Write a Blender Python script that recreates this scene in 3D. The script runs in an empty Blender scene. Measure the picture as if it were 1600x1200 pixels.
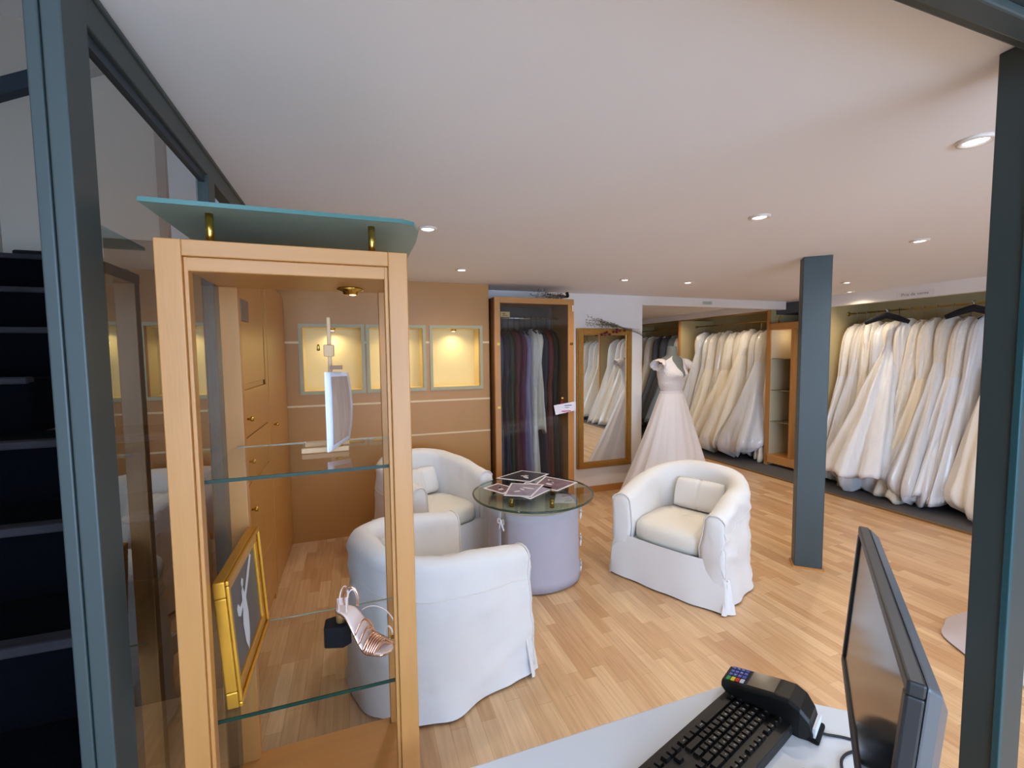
import bpy, bmesh, math, random
from mathutils import Vector, Matrix, noise
R = math.radians
PI = math.pi
sc = bpy.context.scene
COL = sc.collection

# ------------------------------------------------------------------ camera, world, exposure
F_PX = 699.7
YAW, PITCH, ROLL = 0.338452, 0.0655152, -0.0109149
cam_d = bpy.data.cameras.new('camera'); cam = bpy.data.objects.new('camera', cam_d); COL.objects.link(cam)
cam_d.sensor_width = 36.0; cam_d.sensor_fit = 'HORIZONTAL'; cam_d.lens = 36.0 * F_PX / 1600.0
cam_d.clip_start = 0.02; cam_d.clip_end = 100
fw = Vector((math.sin(YAW) * math.cos(PITCH), math.cos(YAW) * math.cos(PITCH), -math.sin(PITCH)))
ri0 = Vector((math.cos(YAW), -math.sin(YAW), 0)); up0 = ri0.cross(fw)
ri = ri0 * math.cos(ROLL) + up0 * math.sin(ROLL); up = -ri0 * math.sin(ROLL) + up0 * math.cos(ROLL)
m = Matrix((ri, up, -fw)).transposed().to_4x4(); m.translation = Vector((0, 0, 1.6))
cam.matrix_world = m
sc.camera = cam

w = bpy.data.worlds.new('daylight'); sc.world = w; w.use_nodes = True
bg = w.node_tree.nodes['Background']
bg.inputs['Color'].default_value = (0.50, 0.70, 1.0, 1); bg.inputs['Strength'].default_value = 9.5
sc.view_settings.view_transform = 'Standard'; sc.view_settings.look = 'None'
sc.view_settings.exposure = 0.0; sc.view_settings.gamma = 1.0; sc.view_settings.use_curve_mapping = False
SPOT_W = 22.5
WARM = (1.0, 0.845, 0.63)

# ------------------------------------------------------------------ helpers
def lin(c):
    return tuple((x / 12.92 if x <= 0.04045 else ((x + 0.055) / 1.055) ** 2.4) for x in c)
def rgb(r, g, b): return lin((r / 255, g / 255, b / 255))

MATS = {}
def M(name, col, rough=0.5, metal=0.0, spec=0.5, var=0.0, vscale=6.0, bump=0.0, bscale=40.0, stretch=(1, 1, 1),
      emit=None, estr=0.0, coat=0.0, trans=0.0, ior=1.45, sheen=0.0, sss=0.0):
    if name in MATS: return MATS[name]
    mt = bpy.data.materials.new(name); mt.use_nodes = True
    nt = mt.node_tree; N = nt.nodes; L = nt.links; b = N['Principled BSDF']
    b.inputs['Base Color'].default_value = (*col, 1); b.inputs['Roughness'].default_value = rough
    b.inputs['Metallic'].default_value = metal; b.inputs['Specular IOR Level'].default_value = spec
    b.inputs['Coat Weight'].default_value = coat; b.inputs['Transmission Weight'].default_value = trans
    b.inputs['IOR'].default_value = ior; b.inputs['Sheen Weight'].default_value = sheen
    b.inputs['Coat Roughness'].default_value = 0.15
    if emit:
        b.inputs['Emission Color'].default_value = (*emit, 1); b.inputs['Emission Strength'].default_value = estr
    if var or bump:
        tc = N.new('ShaderNodeTexCoord'); mp = N.new('ShaderNodeMapping'); mp.inputs['Scale'].default_value = stretch
        L.new(tc.outputs['Object'], mp.inputs['Vector'])
    if var:
        n = N.new('ShaderNodeTexNoise'); n.inputs['Scale'].default_value = vscale; n.inputs['Detail'].default_value = 5
        L.new(mp.outputs[0], n.inputs['Vector'])
        mx = N.new('ShaderNodeMix'); mx.data_type = 'RGBA'
        mx.inputs[6].default_value = (*[max(0, c * (1 - var)) for c in col], 1)
        mx.inputs[7].default_value = (*[min(1, c * (1 + var)) for c in col], 1)
        L.new(n.outputs['Fac'], mx.inputs[0]); L.new(mx.outputs[2], b.inputs['Base Color'])
    if bump:
        n2 = N.new('ShaderNodeTexNoise'); n2.inputs['Scale'].default_value = bscale; n2.inputs['Detail'].default_value = 4
        L.new(mp.outputs[0], n2.inputs['Vector'])
        bp = N.new('ShaderNodeBump'); bp.inputs['Strength'].default_value = bump; bp.inputs['Distance'].default_value = 0.01
        L.new(n2.outputs['Fac'], bp.inputs['Height']); L.new(bp.outputs[0], b.inputs['Normal'])
    MATS[name] = mt
    return mt

def glass_mat(name, tint, rough=0.0, refl=1.0, f0=.08):
    mt = bpy.data.materials.new(name); mt.use_nodes = True
    nt = mt.node_tree; N = nt.nodes; L = nt.links
    for n in list(N): N.remove(n)
    out = N.new('ShaderNodeOutputMaterial'); mix = N.new('ShaderNodeMixShader')
    tr = N.new('ShaderNodeBsdfTransparent'); tr.inputs[0].default_value = (*tint, 1)
    gl = N.new('ShaderNodeBsdfGlossy'); gl.inputs['Roughness'].default_value = rough
    gl.inputs[0].default_value = (refl, refl, refl, 1)
    lw = N.new('ShaderNodeLayerWeight'); lw.inputs['Blend'].default_value = .5
    pw = N.new('ShaderNodeMath'); pw.operation = 'POWER'; pw.inputs[1].default_value = 4.5
    ma = N.new('ShaderNodeMath'); ma.operation = 'MULTIPLY_ADD'; ma.inputs[1].default_value = 1 - f0; ma.inputs[2].default_value = f0
    L.new(lw.outputs['Facing'], pw.inputs[0]); L.new(pw.outputs[0], ma.inputs[0]); L.new(ma.outputs[0], mix.inputs[0])
    L.new(tr.outputs[0], mix.inputs[1]); L.new(gl.outputs[0], mix.inputs[2])
    L.new(mix.outputs[0], out.inputs[0])
    MATS[name] = mt
    return mt

class MB:
    def __init__(s): s.v = []; s.f = []; s.sm = []
    def add(s, vs, fs, smooth=False):
        o = len(s.v); s.v += [Vector(v) for v in vs]
        s.f += [tuple(i + o for i in f) for f in fs]; s.sm += [smooth] * len(fs); return s
    def box(s, x0, x1, y0, y1, z0, z1):
        return s.add([(x0, y0, z0), (x1, y0, z0), (x1, y1, z0), (x0, y1, z0), (x0, y0, z1), (x1, y0, z1), (x1, y1, z1), (x0, y1, z1)],
                     [(0, 3, 2, 1), (4, 5, 6, 7), (0, 1, 5, 4), (1, 2, 6, 5), (2, 3, 7, 6), (3, 0, 4, 7)])
    def obox(s, c, size, mat):
        vs = []
        for z in (-.5, .5):
            for x, y in ((-.5, -.5), (.5, -.5), (.5, .5), (-.5, .5)):
                vs.append(Vector(c) + mat @ Vector((x * size[0], y * size[1], z * size[2])))
        return s.add(vs, [(0, 3, 2, 1), (4, 5, 6, 7), (0, 1, 5, 4), (1, 2, 6, 5), (2, 3, 7, 6), (3, 0, 4, 7)])
    def tube(s, pts, r, n=10, close=False, flat=1.0, caps=True):
        pts = [Vector(p) for p in pts]; rs = r if isinstance(r, (list, tuple)) else [r] * len(pts)
        k = len(pts); vs = []; prev = None
        for i, p in enumerate(pts):
            if close: t = pts[(i + 1) % k] - pts[i - 1]
            else: t = pts[min(i + 1, k - 1)] - pts[max(i - 1, 0)]
            t = t.normalized() if t.length > 1e-9 else Vector((0, 0, 1))
            a = prev if prev is not None else (Vector((0, 0, 1)) if abs(t.z) < .9 else Vector((1, 0, 0)))
            x = (a - t * a.dot(t)).normalized(); y = t.cross(x); prev = x
            for j in range(n):
                q = 2 * PI * j / n; vs.append(p + x * rs[i] * math.cos(q) + y * rs[i] * flat * math.sin(q))
        fs = []
        rng = k if close else k - 1
        for i in range(rng):
            for j in range(n):
                a = i * n + j; b = i * n + (j + 1) % n; c = ((i + 1) % k) * n + (j + 1) % n; d = ((i + 1) % k) * n + j
                fs.append((a, b, c, d))
        if not close and caps: fs += [tuple(range(n))[::-1], tuple((k - 1) * n + j for j in range(n))]
        return s.add(vs, fs, True)
    def cyl(s, a, b, r, n=24): 
        a = Vector(a); b = Vector(b); return s.tube([a, b], r, n)
    def lathe(s, prof, c=(0, 0, 0), n=32, smooth=True, caps=True):
        vs = []; c = Vector(c)
        for (r, z) in prof:
            for j in range(n):
                q = 2 * PI * j / n; vs.append(c + Vector((r * math.cos(q), r * math.sin(q), z)))
        fs = [(i * n + j, i * n + (j + 1) % n, (i + 1) * n + (j + 1) % n, (i + 1) * n + j) for i in range(len(prof) - 1) for j in range(n)]
        if caps and prof[0][0] > 1e-6: fs.append(tuple(range(n))[::-1])
        if caps and prof[-1][0] > 1e-6: fs.append(tuple((len(prof) - 1) * n + j for j in range(n)))
        return s.add(vs, fs, smooth)
    def grid(s, nu, nv, fn, closeu=False, smooth=True):
        vs = [fn(i / (nu if closeu else nu - 1), j / (nv - 1)) for j in range(nv) for i in range(nu)]
        fs = []
        for j in range(nv - 1):
            for i in range(nu if closeu else nu - 1):
                a = j * nu + i; b = j * nu + (i + 1) % nu
                fs.append((a, b, b + nu, a + nu))
        return s.add(vs, fs, smooth)
    def prism(s, pts2, fn0, fn1, smooth=False):
        n = len(pts2); vs = [fn0(p) for p in pts2] + [fn1(p) for p in pts2]
        fs = [tuple(range(n))[::-1], tuple(range(n, 2 * n))] + [(i, (i + 1) % n, n + (i + 1) % n, n + i) for i in range(n)]
        return s.add(vs, fs, smooth)
    def build(s, name, mat, parent=None, world=True, bevel=0.0, seg=2, weld=False, subsurf=0, solid=0.0):
        me = bpy.data.meshes.new(name)
        off = Vector((0, 0, 0))
        if parent is not None and world:
            p = parent
            while p is not None: off += p.location; p = p.parent
        me.from_pydata([v - off for v in s.v], [], s.f); me.update()
        for p, q in zip(me.polygons, s.sm): p.use_smooth = q
        if mat: me.materials.append(mat)
        bm = bmesh.new(); bm.from_mesh(me)
        if weld: bmesh.ops.remove_doubles(bm, verts=bm.verts, dist=1e-5)
        bmesh.ops.recalc_face_normals(bm, faces=bm.faces)
        bm.to_mesh(me); bm.free()
        o = bpy.data.objects.new(name, me); COL.objects.link(o)
        if parent is not None: o.parent = parent
        if solid:
            md = o.modifiers.new('solid', 'SOLIDIFY'); md.thickness = solid; md.offset = 0
        if bevel:
            md = o.modifiers.new('bevel', 'BEVEL'); md.width = bevel; md.segments = seg; md.limit_method = 'ANGLE'; md.angle_limit = R(40)
        if subsurf:
            md = o.modifiers.new('sub', 'SUBSURF'); md.levels = subsurf; md.render_levels = subsurf
        return o

def thing(name, label, cat, loc=(0, 0, 0), rz=0, group=None):
    o = bpy.data.objects.new(name, None); COL.objects.link(o); o.empty_display_size = .1
    o.location = loc; o.rotation_euler = (0, 0, rz); o['label'] = label; o['category'] = cat
    if group: o['group'] = group
    return o
def tag(o, label, cat, group=None):
    o['label'] = label; o['category'] = cat
    if group: o['group'] = group
    return o
def center(o):
    """put a single-mesh thing's origin at its base"""
    me = o.data; vs = [v.co.copy() for v in me.vertices]
    c = Vector(((min(v.x for v in vs) + max(v.x for v in vs)) / 2, (min(v.y for v in vs) + max(v.y for v in vs)) / 2, min(v.z for v in vs)))
    for v in me.vertices: v.co -= c
    o.location = c; return o
def struct(name, mb, mat, parent=None, **k):
    o = mb.build(name, mat, parent, **k)
    if parent is None: o['kind'] = 'structure'
    return o
def light(name, kind, loc, energy, color, parent=None, size=.05, spot=R(120), blend=.6, d=(0, 0, -1)):
    l = bpy.data.lights.new(name, kind); l.energy = energy; l.color = color
    if kind == 'SPOT': l.spot_size = spot; l.spot_blend = blend; l.shadow_soft_size = size
    elif kind == 'POINT': l.shadow_soft_size = size
    o = bpy.data.objects.new(name, l); COL.objects.link(o)
    o.rotation_euler = Vector(d).to_track_quat('-Z', 'Y').to_euler()
    if parent: o.parent = parent; o.location = Vector(loc) - parent.location
    else: o.location = loc
    return o

def text_faces(mb, s, size, org, ux, uz, align='CENTER', off=0.0004):
    """adds the filled outlines of a text to mb: org = centre, ux = reading direction, uz = up"""
    cu = bpy.data.curves.new('t', 'FONT'); cu.body = s; cu.size = size; cu.align_x = align; cu.align_y = 'CENTER'; cu.resolution_u = 2
    o = bpy.data.objects.new('t', cu); COL.objects.link(o)
    bpy.context.view_layer.update()
    dg = bpy.context.evaluated_depsgraph_get(); me = o.evaluated_get(dg).to_mesh()
    ux = Vector(ux).normalized(); uz = Vector(uz).normalized(); n = ux.cross(uz)
    mb.add([Vector(org) + ux * v.co.x + uz * v.co.y + n * off for v in me.vertices], [tuple(p.vertices) for p in me.polygons])
    o.evaluated_get(dg).to_mesh_clear()
    bpy.data.objects.remove(o); bpy.data.curves.remove(cu)

# ------------------------------------------------------------------ materials
ceil_m = M('ceiling paint', rgb(236, 232, 230), .85, var=.02, vscale=1.5)
wall_m = M('white wall paint', rgb(230, 222, 214), .8, var=.03, vscale=3, bump=.05, bscale=120)
stairwall_m = M('grey stair wall paint', rgb(178, 166, 152), .85, var=.05, vscale=3)
closet_m = M('beige closet lining', rgb(196, 176, 128), .75, var=.06, vscale=4)
greydark_m = M('dark grey wall and recess shade', rgb(82, 82, 84), .8, var=.1)
beech_m = M('beech veneer', rgb(186, 130, 72), .35, var=.10, vscale=7, stretch=(8, 8, .7), bump=.03, bscale=30)
beechh_m = M('beech veneer rails', rgb(186, 130, 72), .35, var=.10, vscale=7, stretch=(.7, 8, 8), bump=.03, bscale=30)
gold_wall_m = M('ochre laminate panel', rgb(186, 134, 72), .38, var=.05, vscale=5, stretch=(1, 1, .4))
unit_m = M('ochre beech cabinet front', rgb(196, 142, 76), .32, var=.06, vscale=6, stretch=(6, 6, .6))
inlay_m = M('cream inlay', rgb(232, 205, 160), .5)
nicheframe_m = M('pale green niche frame', rgb(176, 172, 138), .5)
niche_m = M('niche cream lining', rgb(235, 215, 160), .6)
steel_m = M('blue grey painted steel', rgb(57, 67, 67), .42, var=.05, vscale=9)
steel_d = M('dark painted steel groove', rgb(40, 52, 62), .5)
brass_m = M('brass', rgb(200, 165, 80), .22, metal=1)
brass_dull = M('antique gilt', rgb(172, 128, 62), .38, metal=.75, var=.25, vscale=30, bump=.5, bscale=60)
gilt_m = M('gold frame', rgb(205, 150, 50), .3, metal=.65, var=.12, vscale=12)
chair_m = M('white cotton slipcover', rgb(228, 226, 224), .85, var=.02, vscale=3, bump=.55, bscale=7, sheen=.2)
piping_m = M('white piping', rgb(226, 222, 216), .8)
seat_m = M('cream cotton cushion', rgb(230, 224, 212), .85, bump=.2, bscale=10, sheen=.2)
satin_m = M('ivory satin', rgb(236, 230, 222), .36, var=.03, vscale=8, bump=.5, bscale=9, sheen=.3, stretch=(1, 1, .35))
tulle_m = M('white tulle', rgb(236, 235, 236), .6, var=.07, vscale=16, bump=1.0, bscale=26, sheen=.3, coat=.35, stretch=(1, 1, .22))
lace_m = M('ivory lace', rgb(236, 228, 216), .6, var=.10, vscale=34, bump=1.0, bscale=44, sheen=.3, coat=.2, stretch=(1, 1, .6))
champ_m = M('champagne tulle', rgb(240, 230, 212), .6, var=.08, vscale=20, bump=1.0, bscale=28, coat=.3, stretch=(1, 1, .25))
manq_m = M('grey mannequin fabric', rgb(118, 122, 118), .8)
black_m = M('black plastic', rgb(11, 11, 12), .45, var=.1, vscale=30)
blackmat_m = M('black velvet', rgb(8, 8, 10), .95)
hook_m = M('chrome hook', rgb(200, 200, 205), .2, metal=1)
drum_m = M('lilac grey cotton cover', rgb(176, 172, 184), .85, var=.06, vscale=9, bump=.15, bscale=60)
drumside_m = M('taupe table body', rgb(176, 166, 156), .7, var=.06)
ribbon_m = M('white satin ribbon', rgb(240, 240, 244), .4)
white_m = M('white laminate', rgb(216, 222, 230), .35)
carpet_m = M('dark grey carpet', rgb(92, 90, 92), .95, var=.15, vscale=60, bump=.4, bscale=200)
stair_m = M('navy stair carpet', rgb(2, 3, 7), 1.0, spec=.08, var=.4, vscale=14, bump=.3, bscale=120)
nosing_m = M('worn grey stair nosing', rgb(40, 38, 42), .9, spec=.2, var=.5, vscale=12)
screen_m = M('switched off screen', rgb(12, 12, 14), .12)
disc_m = M('lit halogen lens', (1, 1, 1), emit=(1.0, .93, .82), estr=14.0)
disc_c = M('lit cool halogen lens', (1, 1, 1), emit=(.82, .88, 1.0), estr=22.0)
chrome_w = M('white lamp ring', rgb(225, 215, 205), .35)
mirror_m = M('mirror silver', (.86, .89, .88), .01, metal=1)
pane_m = glass_mat('clear pane', (.74, .78, .76), 0.0, .95, .24)
shelfg_m = glass_mat('glass shelf', (.95, .98, .96), 0.0, .8, .02)
cabg_m = glass_mat('cabinet door glass', (.70, .74, .76), 0.0, 1.0, .06)
tableg_m = glass_mat('green tinted table glass', (.70, .80, .73), 0.0, .9, .08)
edge_m = M('polished green glass edge', rgb(18, 52, 40), .35, spec=.3, var=.25, vscale=8)
edge_l = M('bright green glass edge', rgb(70, 112, 106), .3, spec=.4, var=.15, vscale=5)
frost_m = M('frosted green glass', rgb(172, 192, 180), .5, trans=.45, var=.04)

def floor_material():
    mt = bpy.data.materials.new('beech strip parquet'); mt.use_nodes = True
    nt = mt.node_tree; N = nt.nodes; L = nt.links; b = N['Principled BSDF']
    tc = N.new('ShaderNodeTexCoord'); mp = N.new('ShaderNodeMapping'); mp.inputs['Rotation'].default_value = (0, 0, R(90))
    L.new(tc.outputs['Object'], mp.inputs[0])
    br = N.new('ShaderNodeTexBrick'); br.offset = .37; br.offset_frequency = 2; br.squash = 1.3; br.squash_frequency = 3
    br.inputs['Scale'].default_value = 1; br.inputs['Brick Width'].default_value = .36; br.inputs['Row Height'].default_value = .068
    br.inputs['Mortar Size'].default_value = .0006; br.inputs['Mortar Smooth'].default_value = .3; br.inputs['Bias'].default_value = 0
    br.inputs['Color1'].default_value = (*rgb(200, 156, 112), 1); br.inputs['Color2'].default_value = (*rgb(228, 194, 152), 1)
    br.inputs['Mortar'].default_value = (*rgb(168, 124, 84), 1)
    L.new(mp.outputs[0], br.inputs['Vector'])
    m2 = N.new('ShaderNodeMapping'); m2.inputs['Scale'].default_value = (28, 1.6, 1); L.new(tc.outputs['Object'], m2.inputs[0])
    nz = N.new('ShaderNodeTexNoise'); nz.inputs['Scale'].default_value = 2.2; nz.inputs['Detail'].default_value = 6; L.new(m2.outputs[0], nz.inputs['Vector'])
    cr = N.new('ShaderNodeValToRGB'); cr.color_ramp.elements[0].position = .3; cr.color_ramp.elements[0].color = (.84, .80, .76, 1)
    cr.color_ramp.elements[1].position = .7; cr.color_ramp.elements[1].color = (1.06, 1.05, 1.04, 1); L.new(nz.outputs['Fac'], cr.inputs[0])
    mx = N.new('ShaderNodeMix'); mx.data_type = 'RGBA'; mx.blend_type = 'MULTIPLY'; mx.inputs[0].default_value = 1
    L.new(br.outputs['Color'], mx.inputs[6]); L.new(cr.outputs[0], mx.inputs[7]); L.new(mx.outputs[2], b.inputs['Base Color'])
    b.inputs['Roughness'].default_value = .3
    return mt
floor_m = floor_material()

# ------------------------------------------------------------------ room shell
CZ = 2.27
YF = -2.6
BX = 6.25
struct('floor', MB().box(-1.8, BX + .1, YF - 1.2, 9.2, -.08, 0), floor_m)
struct('ceiling', MB().box(-.43, BX + .1, YF, 9.2, CZ, CZ + .12), ceil_m)
struct('ceiling', MB().box(-1.85, -.35, YF, 3.3, 3.4, 3.5), ceil_m)
struct('wall_left', MB().box(-1.85, -1.75, YF, 4.4, -.05, 3.4), stairwall_m)
struct('wall_left', MB().box(-.43, -.37, YF, 4.16, CZ + .12, 3.4), stairwall_m)
struct('wall_stair', MB().box(-1.75, -1.0, 3.2, 3.3, 0, 3.4).box(-1.0, -.43, 3.2, 3.3, 2.13, 3.4), stairwall_m)
struct('ceiling', MB().box(-1.1, -.43, 3.3, 4.3, CZ, CZ + .12), ceil_m)
struct('wall_left', MB().box(-1.1, -1.005, 3.3, 4.3, 0, CZ), stairwall_m)
struct('wall_back', MB().box(-1.1, -.571, 4.165, 4.3, 0, CZ), gold_wall_m)
struct('wall_right', MB().box(BX, BX + .1, YF, 9.2, 0, CZ), closet_m)
struct('wall_far', MB().box(2.2, BX, 9.1, 9.2, 0, CZ), wall_m)
struct('wall_back', MB().box(2.2, 3.22, 4.5, 4.6, 0, CZ), wall_m)
struct('wall_back', MB().box(3.12, 3.22, 4.6, 9.1, 0, CZ), wall_m)
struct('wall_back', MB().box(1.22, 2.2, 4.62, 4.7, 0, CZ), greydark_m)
struct('wall_back', MB().box(1.24, 2.2, 4.5, 4.62, 2.16, CZ), wall_m)
struct('trim_1', MB().box(3.22, 5.5, 4.5, 4.6, 2.165, CZ), wall_m)             # beam over the opening
struct('trim_2', MB().box(5.5, 5.58, YF, 3.93, 2.14, CZ), wall_m)             # header over the near rack
struct('trim_3', MB().box(5.5, 5.56, 4.78, 9.1, 2.17, CZ), wall_m)            # header over the far racks
struct('trim_4', MB().box(5.49, 5.51, 4.78, 9.1, 2.155, 2.175), brass_dull)
struct('baseboard_back', MB().box(2.08, 3.22, 4.485, 4.5, 0, .075), beechh_m)
struct('baseboard_back', MB().box(3.22, 3.235, 4.5, 9.1, 0, .075), beech_m)
# dark carpeted strip under the racks, with a wooden edging
struct('floor', MB().box(5.0, BX, YF, 9.1, 0, .012), carpet_m)
struct('trim_5', MB().box(4.975, 5.0, YF, 9.1, 0, .018), M('oak edging', rgb(120, 92, 54), .5))
# closet dividers
for i, (y, h) in enumerate(((-.45, CZ), (1.0, CZ), (3.93, CZ), (4.75, CZ), (6.58, 2.17), (8.3, 2.17))):
    d_ = struct('trim_%d' % (6 + i), MB().box(5.525, BX, y, y + .035, 0, h), closet_m)
    MB().box(5.5, 5.525, y - .002, y + .037, 0, h).build('edge', beech_m, d_)
for y0, y1 in ((1.035, 3.93), (4.785, 6.58), (6.615, 8.3)):
    pass
# dark grey filler above the shelf cabinet; recess shade put into its colour
struct('wall_recess_shade', MB().box(5.62, BX, 3.966, 4.749, 2.12, CZ).box(6.05, BX, 3.966, 4.749, 1.992, 2.12), greydark_m)

# shop front behind the camera: piers, mullions and daylight; right wall widened to keep reflections off the wardrobe
struct('wall_front_unseen', MB().box(-1.85, -1.4, YF - .1, YF, 0, 3.4).box(3.0, BX, YF - .1, YF, 0, CZ).box(-1.4, 3.0, YF - .1, YF, 0, .12), wall_m)
fr = MB()
for x in (-1.4, .05, 1.5, 2.94): fr.box(x, x + .06, YF - .08, YF - .02, .12, 2.27)
struct('window_2', fr, steel_m)

# ochre panelled back wall with three lit niches (and inlay strips)
XL, XR, YB = -.55, 1.235, 4.16
niches = ((-.405, .065), (.135, .6), (.69, 1.14))
NZ0, NZ1 = 1.305, 1.85
gw = MB()
xs = [XL - .02] + [v for n in niches for v in n] + [XR]
for i in range(len(xs) - 1):
    hole = i % 2 == 1
    if hole:
        gw.box(xs[i], xs[i + 1], YB, YB + .04, 0, NZ0).box(xs[i], xs[i + 1], YB, YB + .04, NZ1, CZ)
    else: gw.box(xs[i], xs[i + 1], YB, YB + .04, 0, CZ)
gw.box(XR - .03, XR, YB + .04, 4.62, 0, CZ)
wallb = struct('wall_back', gw, gold_wall_m)
ins = MB()
cuts = [XL] + [v for n in niches for v in (n[0] - .02, n[1] + .02)] + [XR]
for i in range(0, len(cuts), 2): ins.box(cuts[i], cuts[i + 1], YB - .003, YB + .002, 1.712, 1.73)
ins.box(XL, XR, YB - .003, YB + .002, 1.172, 1.188)
ins.box(XL, XR, YB - .003, YB + .002, .862, .876)
ins.build('inlay_strip', inlay_m, wallb)
for k, (a, b) in enumerate(niches):
    f = MB(); t = .028
    f.box(a - t, b + t, YB - .012, YB + .005, NZ1, NZ1 + t).box(a - t, b + t, YB - .012, YB + .005, NZ0 - t, NZ0)
    f.box(a - t, a, YB - .012, YB + .005, NZ0, NZ1).box(b, b + t, YB - .012, YB + .005, NZ0, NZ1)
    fo = f.build('niche_frame', nicheframe_m, wallb)
    d = MB(); D = YB + .22
    d.box(a - .01, b + .01, D, D + .01, NZ0 - .01, NZ1 + .01).box(a - .012, a, YB + .041, D, NZ0 - .01, NZ1 + .01).box(b, b + .012, YB + .041, D, NZ0 - .01, NZ1 + .01)
    d.box(a - .012, b + .012, YB + .041, D, NZ0 - .012, NZ0).box(a - .012, b + .012, YB + .041, D, NZ1, NZ1 + .012)
    d.build('niche_box', niche_m, wallb)
    cx = (a + b) / 2
    l = MB().lathe([(.024, 0), (.03, -.006), (.02, -.02), (.012, -.022)], (cx, YB + .12, NZ1), 20).build('niche_spotlight', brass_m, wallb)
    MB().lathe([(.013, -.0225), (.0, -.024)], (cx, YB + .12, NZ1), 16).build('bulb', disc_m, l)
    light('niche light', 'SPOT', (cx, YB + .125, NZ1 - .026), 5.0, (1.0, .84, .50), size=.02, spot=R(165), blend=1.0)
# tall ochre band left of the panel wall (return)

# stairwell
st = thing('staircase', 'dark navy carpeted staircase rising beside the glazed steel partition', 'stairs', (-1.1, 1.5, 0))
for k in range(-9, 7):
    y = 1.2 + .25 * k; z = 1.0 + .18 * k
    if z < .05: continue
    x1 = -.52 if y < 1.9 else -1.03
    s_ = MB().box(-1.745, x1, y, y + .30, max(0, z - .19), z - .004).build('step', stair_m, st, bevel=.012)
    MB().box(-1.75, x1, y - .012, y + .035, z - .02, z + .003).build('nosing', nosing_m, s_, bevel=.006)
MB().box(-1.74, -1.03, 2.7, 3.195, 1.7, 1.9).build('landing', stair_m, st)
o = MB().box(-1.53, -1.38, 2.85, 3.05, 1.9, 2.13).build('box', blackmat_m, bevel=.01); center(o)
tag(o, 'small black box standing at the head of the stairs', 'box')
bm_ = MB(); bm_.add([(-1.75, 3.14, 2.93), (-.9, 3.14, 3.36), (-.9, 3.2, 3.36), (-1.75, 3.2, 2.93), (-1.75, 3.14, 3.02), (-.9, 3.14, 3.45), (-.9, 3.2, 3.45), (-1.75, 3.2, 3.02)],
        [(0, 3, 2, 1), (4, 5, 6, 7), (0, 1, 5, 4), (1, 2, 6, 5), (2, 3, 7, 6), (3, 0, 4, 7)])
struct('trim_20', bm_, steel_d)
dr = struct('door_1', MB().box(-.98, -.5, 3.17, 3.2, 2.14, 3.2), M('pale stair door', rgb(196, 200, 204), .5))
MB().box(-1.03, -.985, 3.15, 3.2, 2.14, 3.3).build('door_frame', M('brown door frame', rgb(98, 84, 72), .6), dr)

# glazed steel partition on the left
wn = struct('window_1', MB().box(-.452, -.424, .95, 1.03, 0, 2.3), steel_m, bevel=.003)
MB().box(-.476, -.456, .955, 1.0, 0, 2.3).build('glazing_bead', steel_m, wn, bevel=.003)
MB().box(-.458, -.450, .965, 1.0, 0, 2.3).build('groove', steel_d, wn)
MB().box(-.47, -.43, 1.03, 2.45, 2.195, 2.268).box(-.465, -.425, 1.03, 2.45, 2.255, 2.268).build('top_rail', steel_m, wn, bevel=.003)
MB().box(-.456, -.44, 1.03, 1.745, 2.172, 2.195).build('glazing_bead', steel_d, wn)
MB().box(-.462, -.43, 1.745, 1.82, 0, 2.2).build('post', steel_m, wn, bevel=.003)
MB().box(-.47, -.43, 1.03, 1.745, 0, .12).build('bottom_rail', steel_m, wn)
MB().add([(-.448, 1.03, .12), (-.448, 1.745, .12), (-.448, 1.745, 2.18), (-.448, 1.03, 2.18)], [(0, 1, 2, 3)]).build('pane', pane_m, wn)

# steel pillar in the room
pl = thing('pillar', 'square blue grey steel pillar standing alone on the parquet', 'pillar', (3.145, 2.345, 0), R(-42))
MB().box(-.088, .088, -.06, .06, .012, CZ).build('shaft', steel_m, pl, world=False, bevel=.004)
MB().box(-.100, .100, -.072, .072, 0, .014).build('base_trim', beechh_m, pl, world=False)
# right post and beam
pr = thing('post', 'blue grey steel post at the right edge beside the desk', 'post', (1.45, .60, 0))
MB().box(1.405, 1.52, .572, .634, 0, CZ).build('shaft', steel_m, pr, bevel=.004)
MB().box(1.40, 1.412, .560, .574, 0, CZ).build('glazing_bead', M('teal edge light', rgb(38, 78, 84), .4), pr, bevel=.002)  # added teal strip, its colour standing in for green light along the edge
o = MB().box(-.35, 1.40, .47, .56, 2.215, CZ).box(-.35, 1.40, .49, .53, 2.195, 2.215).build('beam', steel_m, bevel=.004)
center(o); tag(o, 'blue grey steel beam under the ceiling meeting the right post', 'beam')

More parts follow.
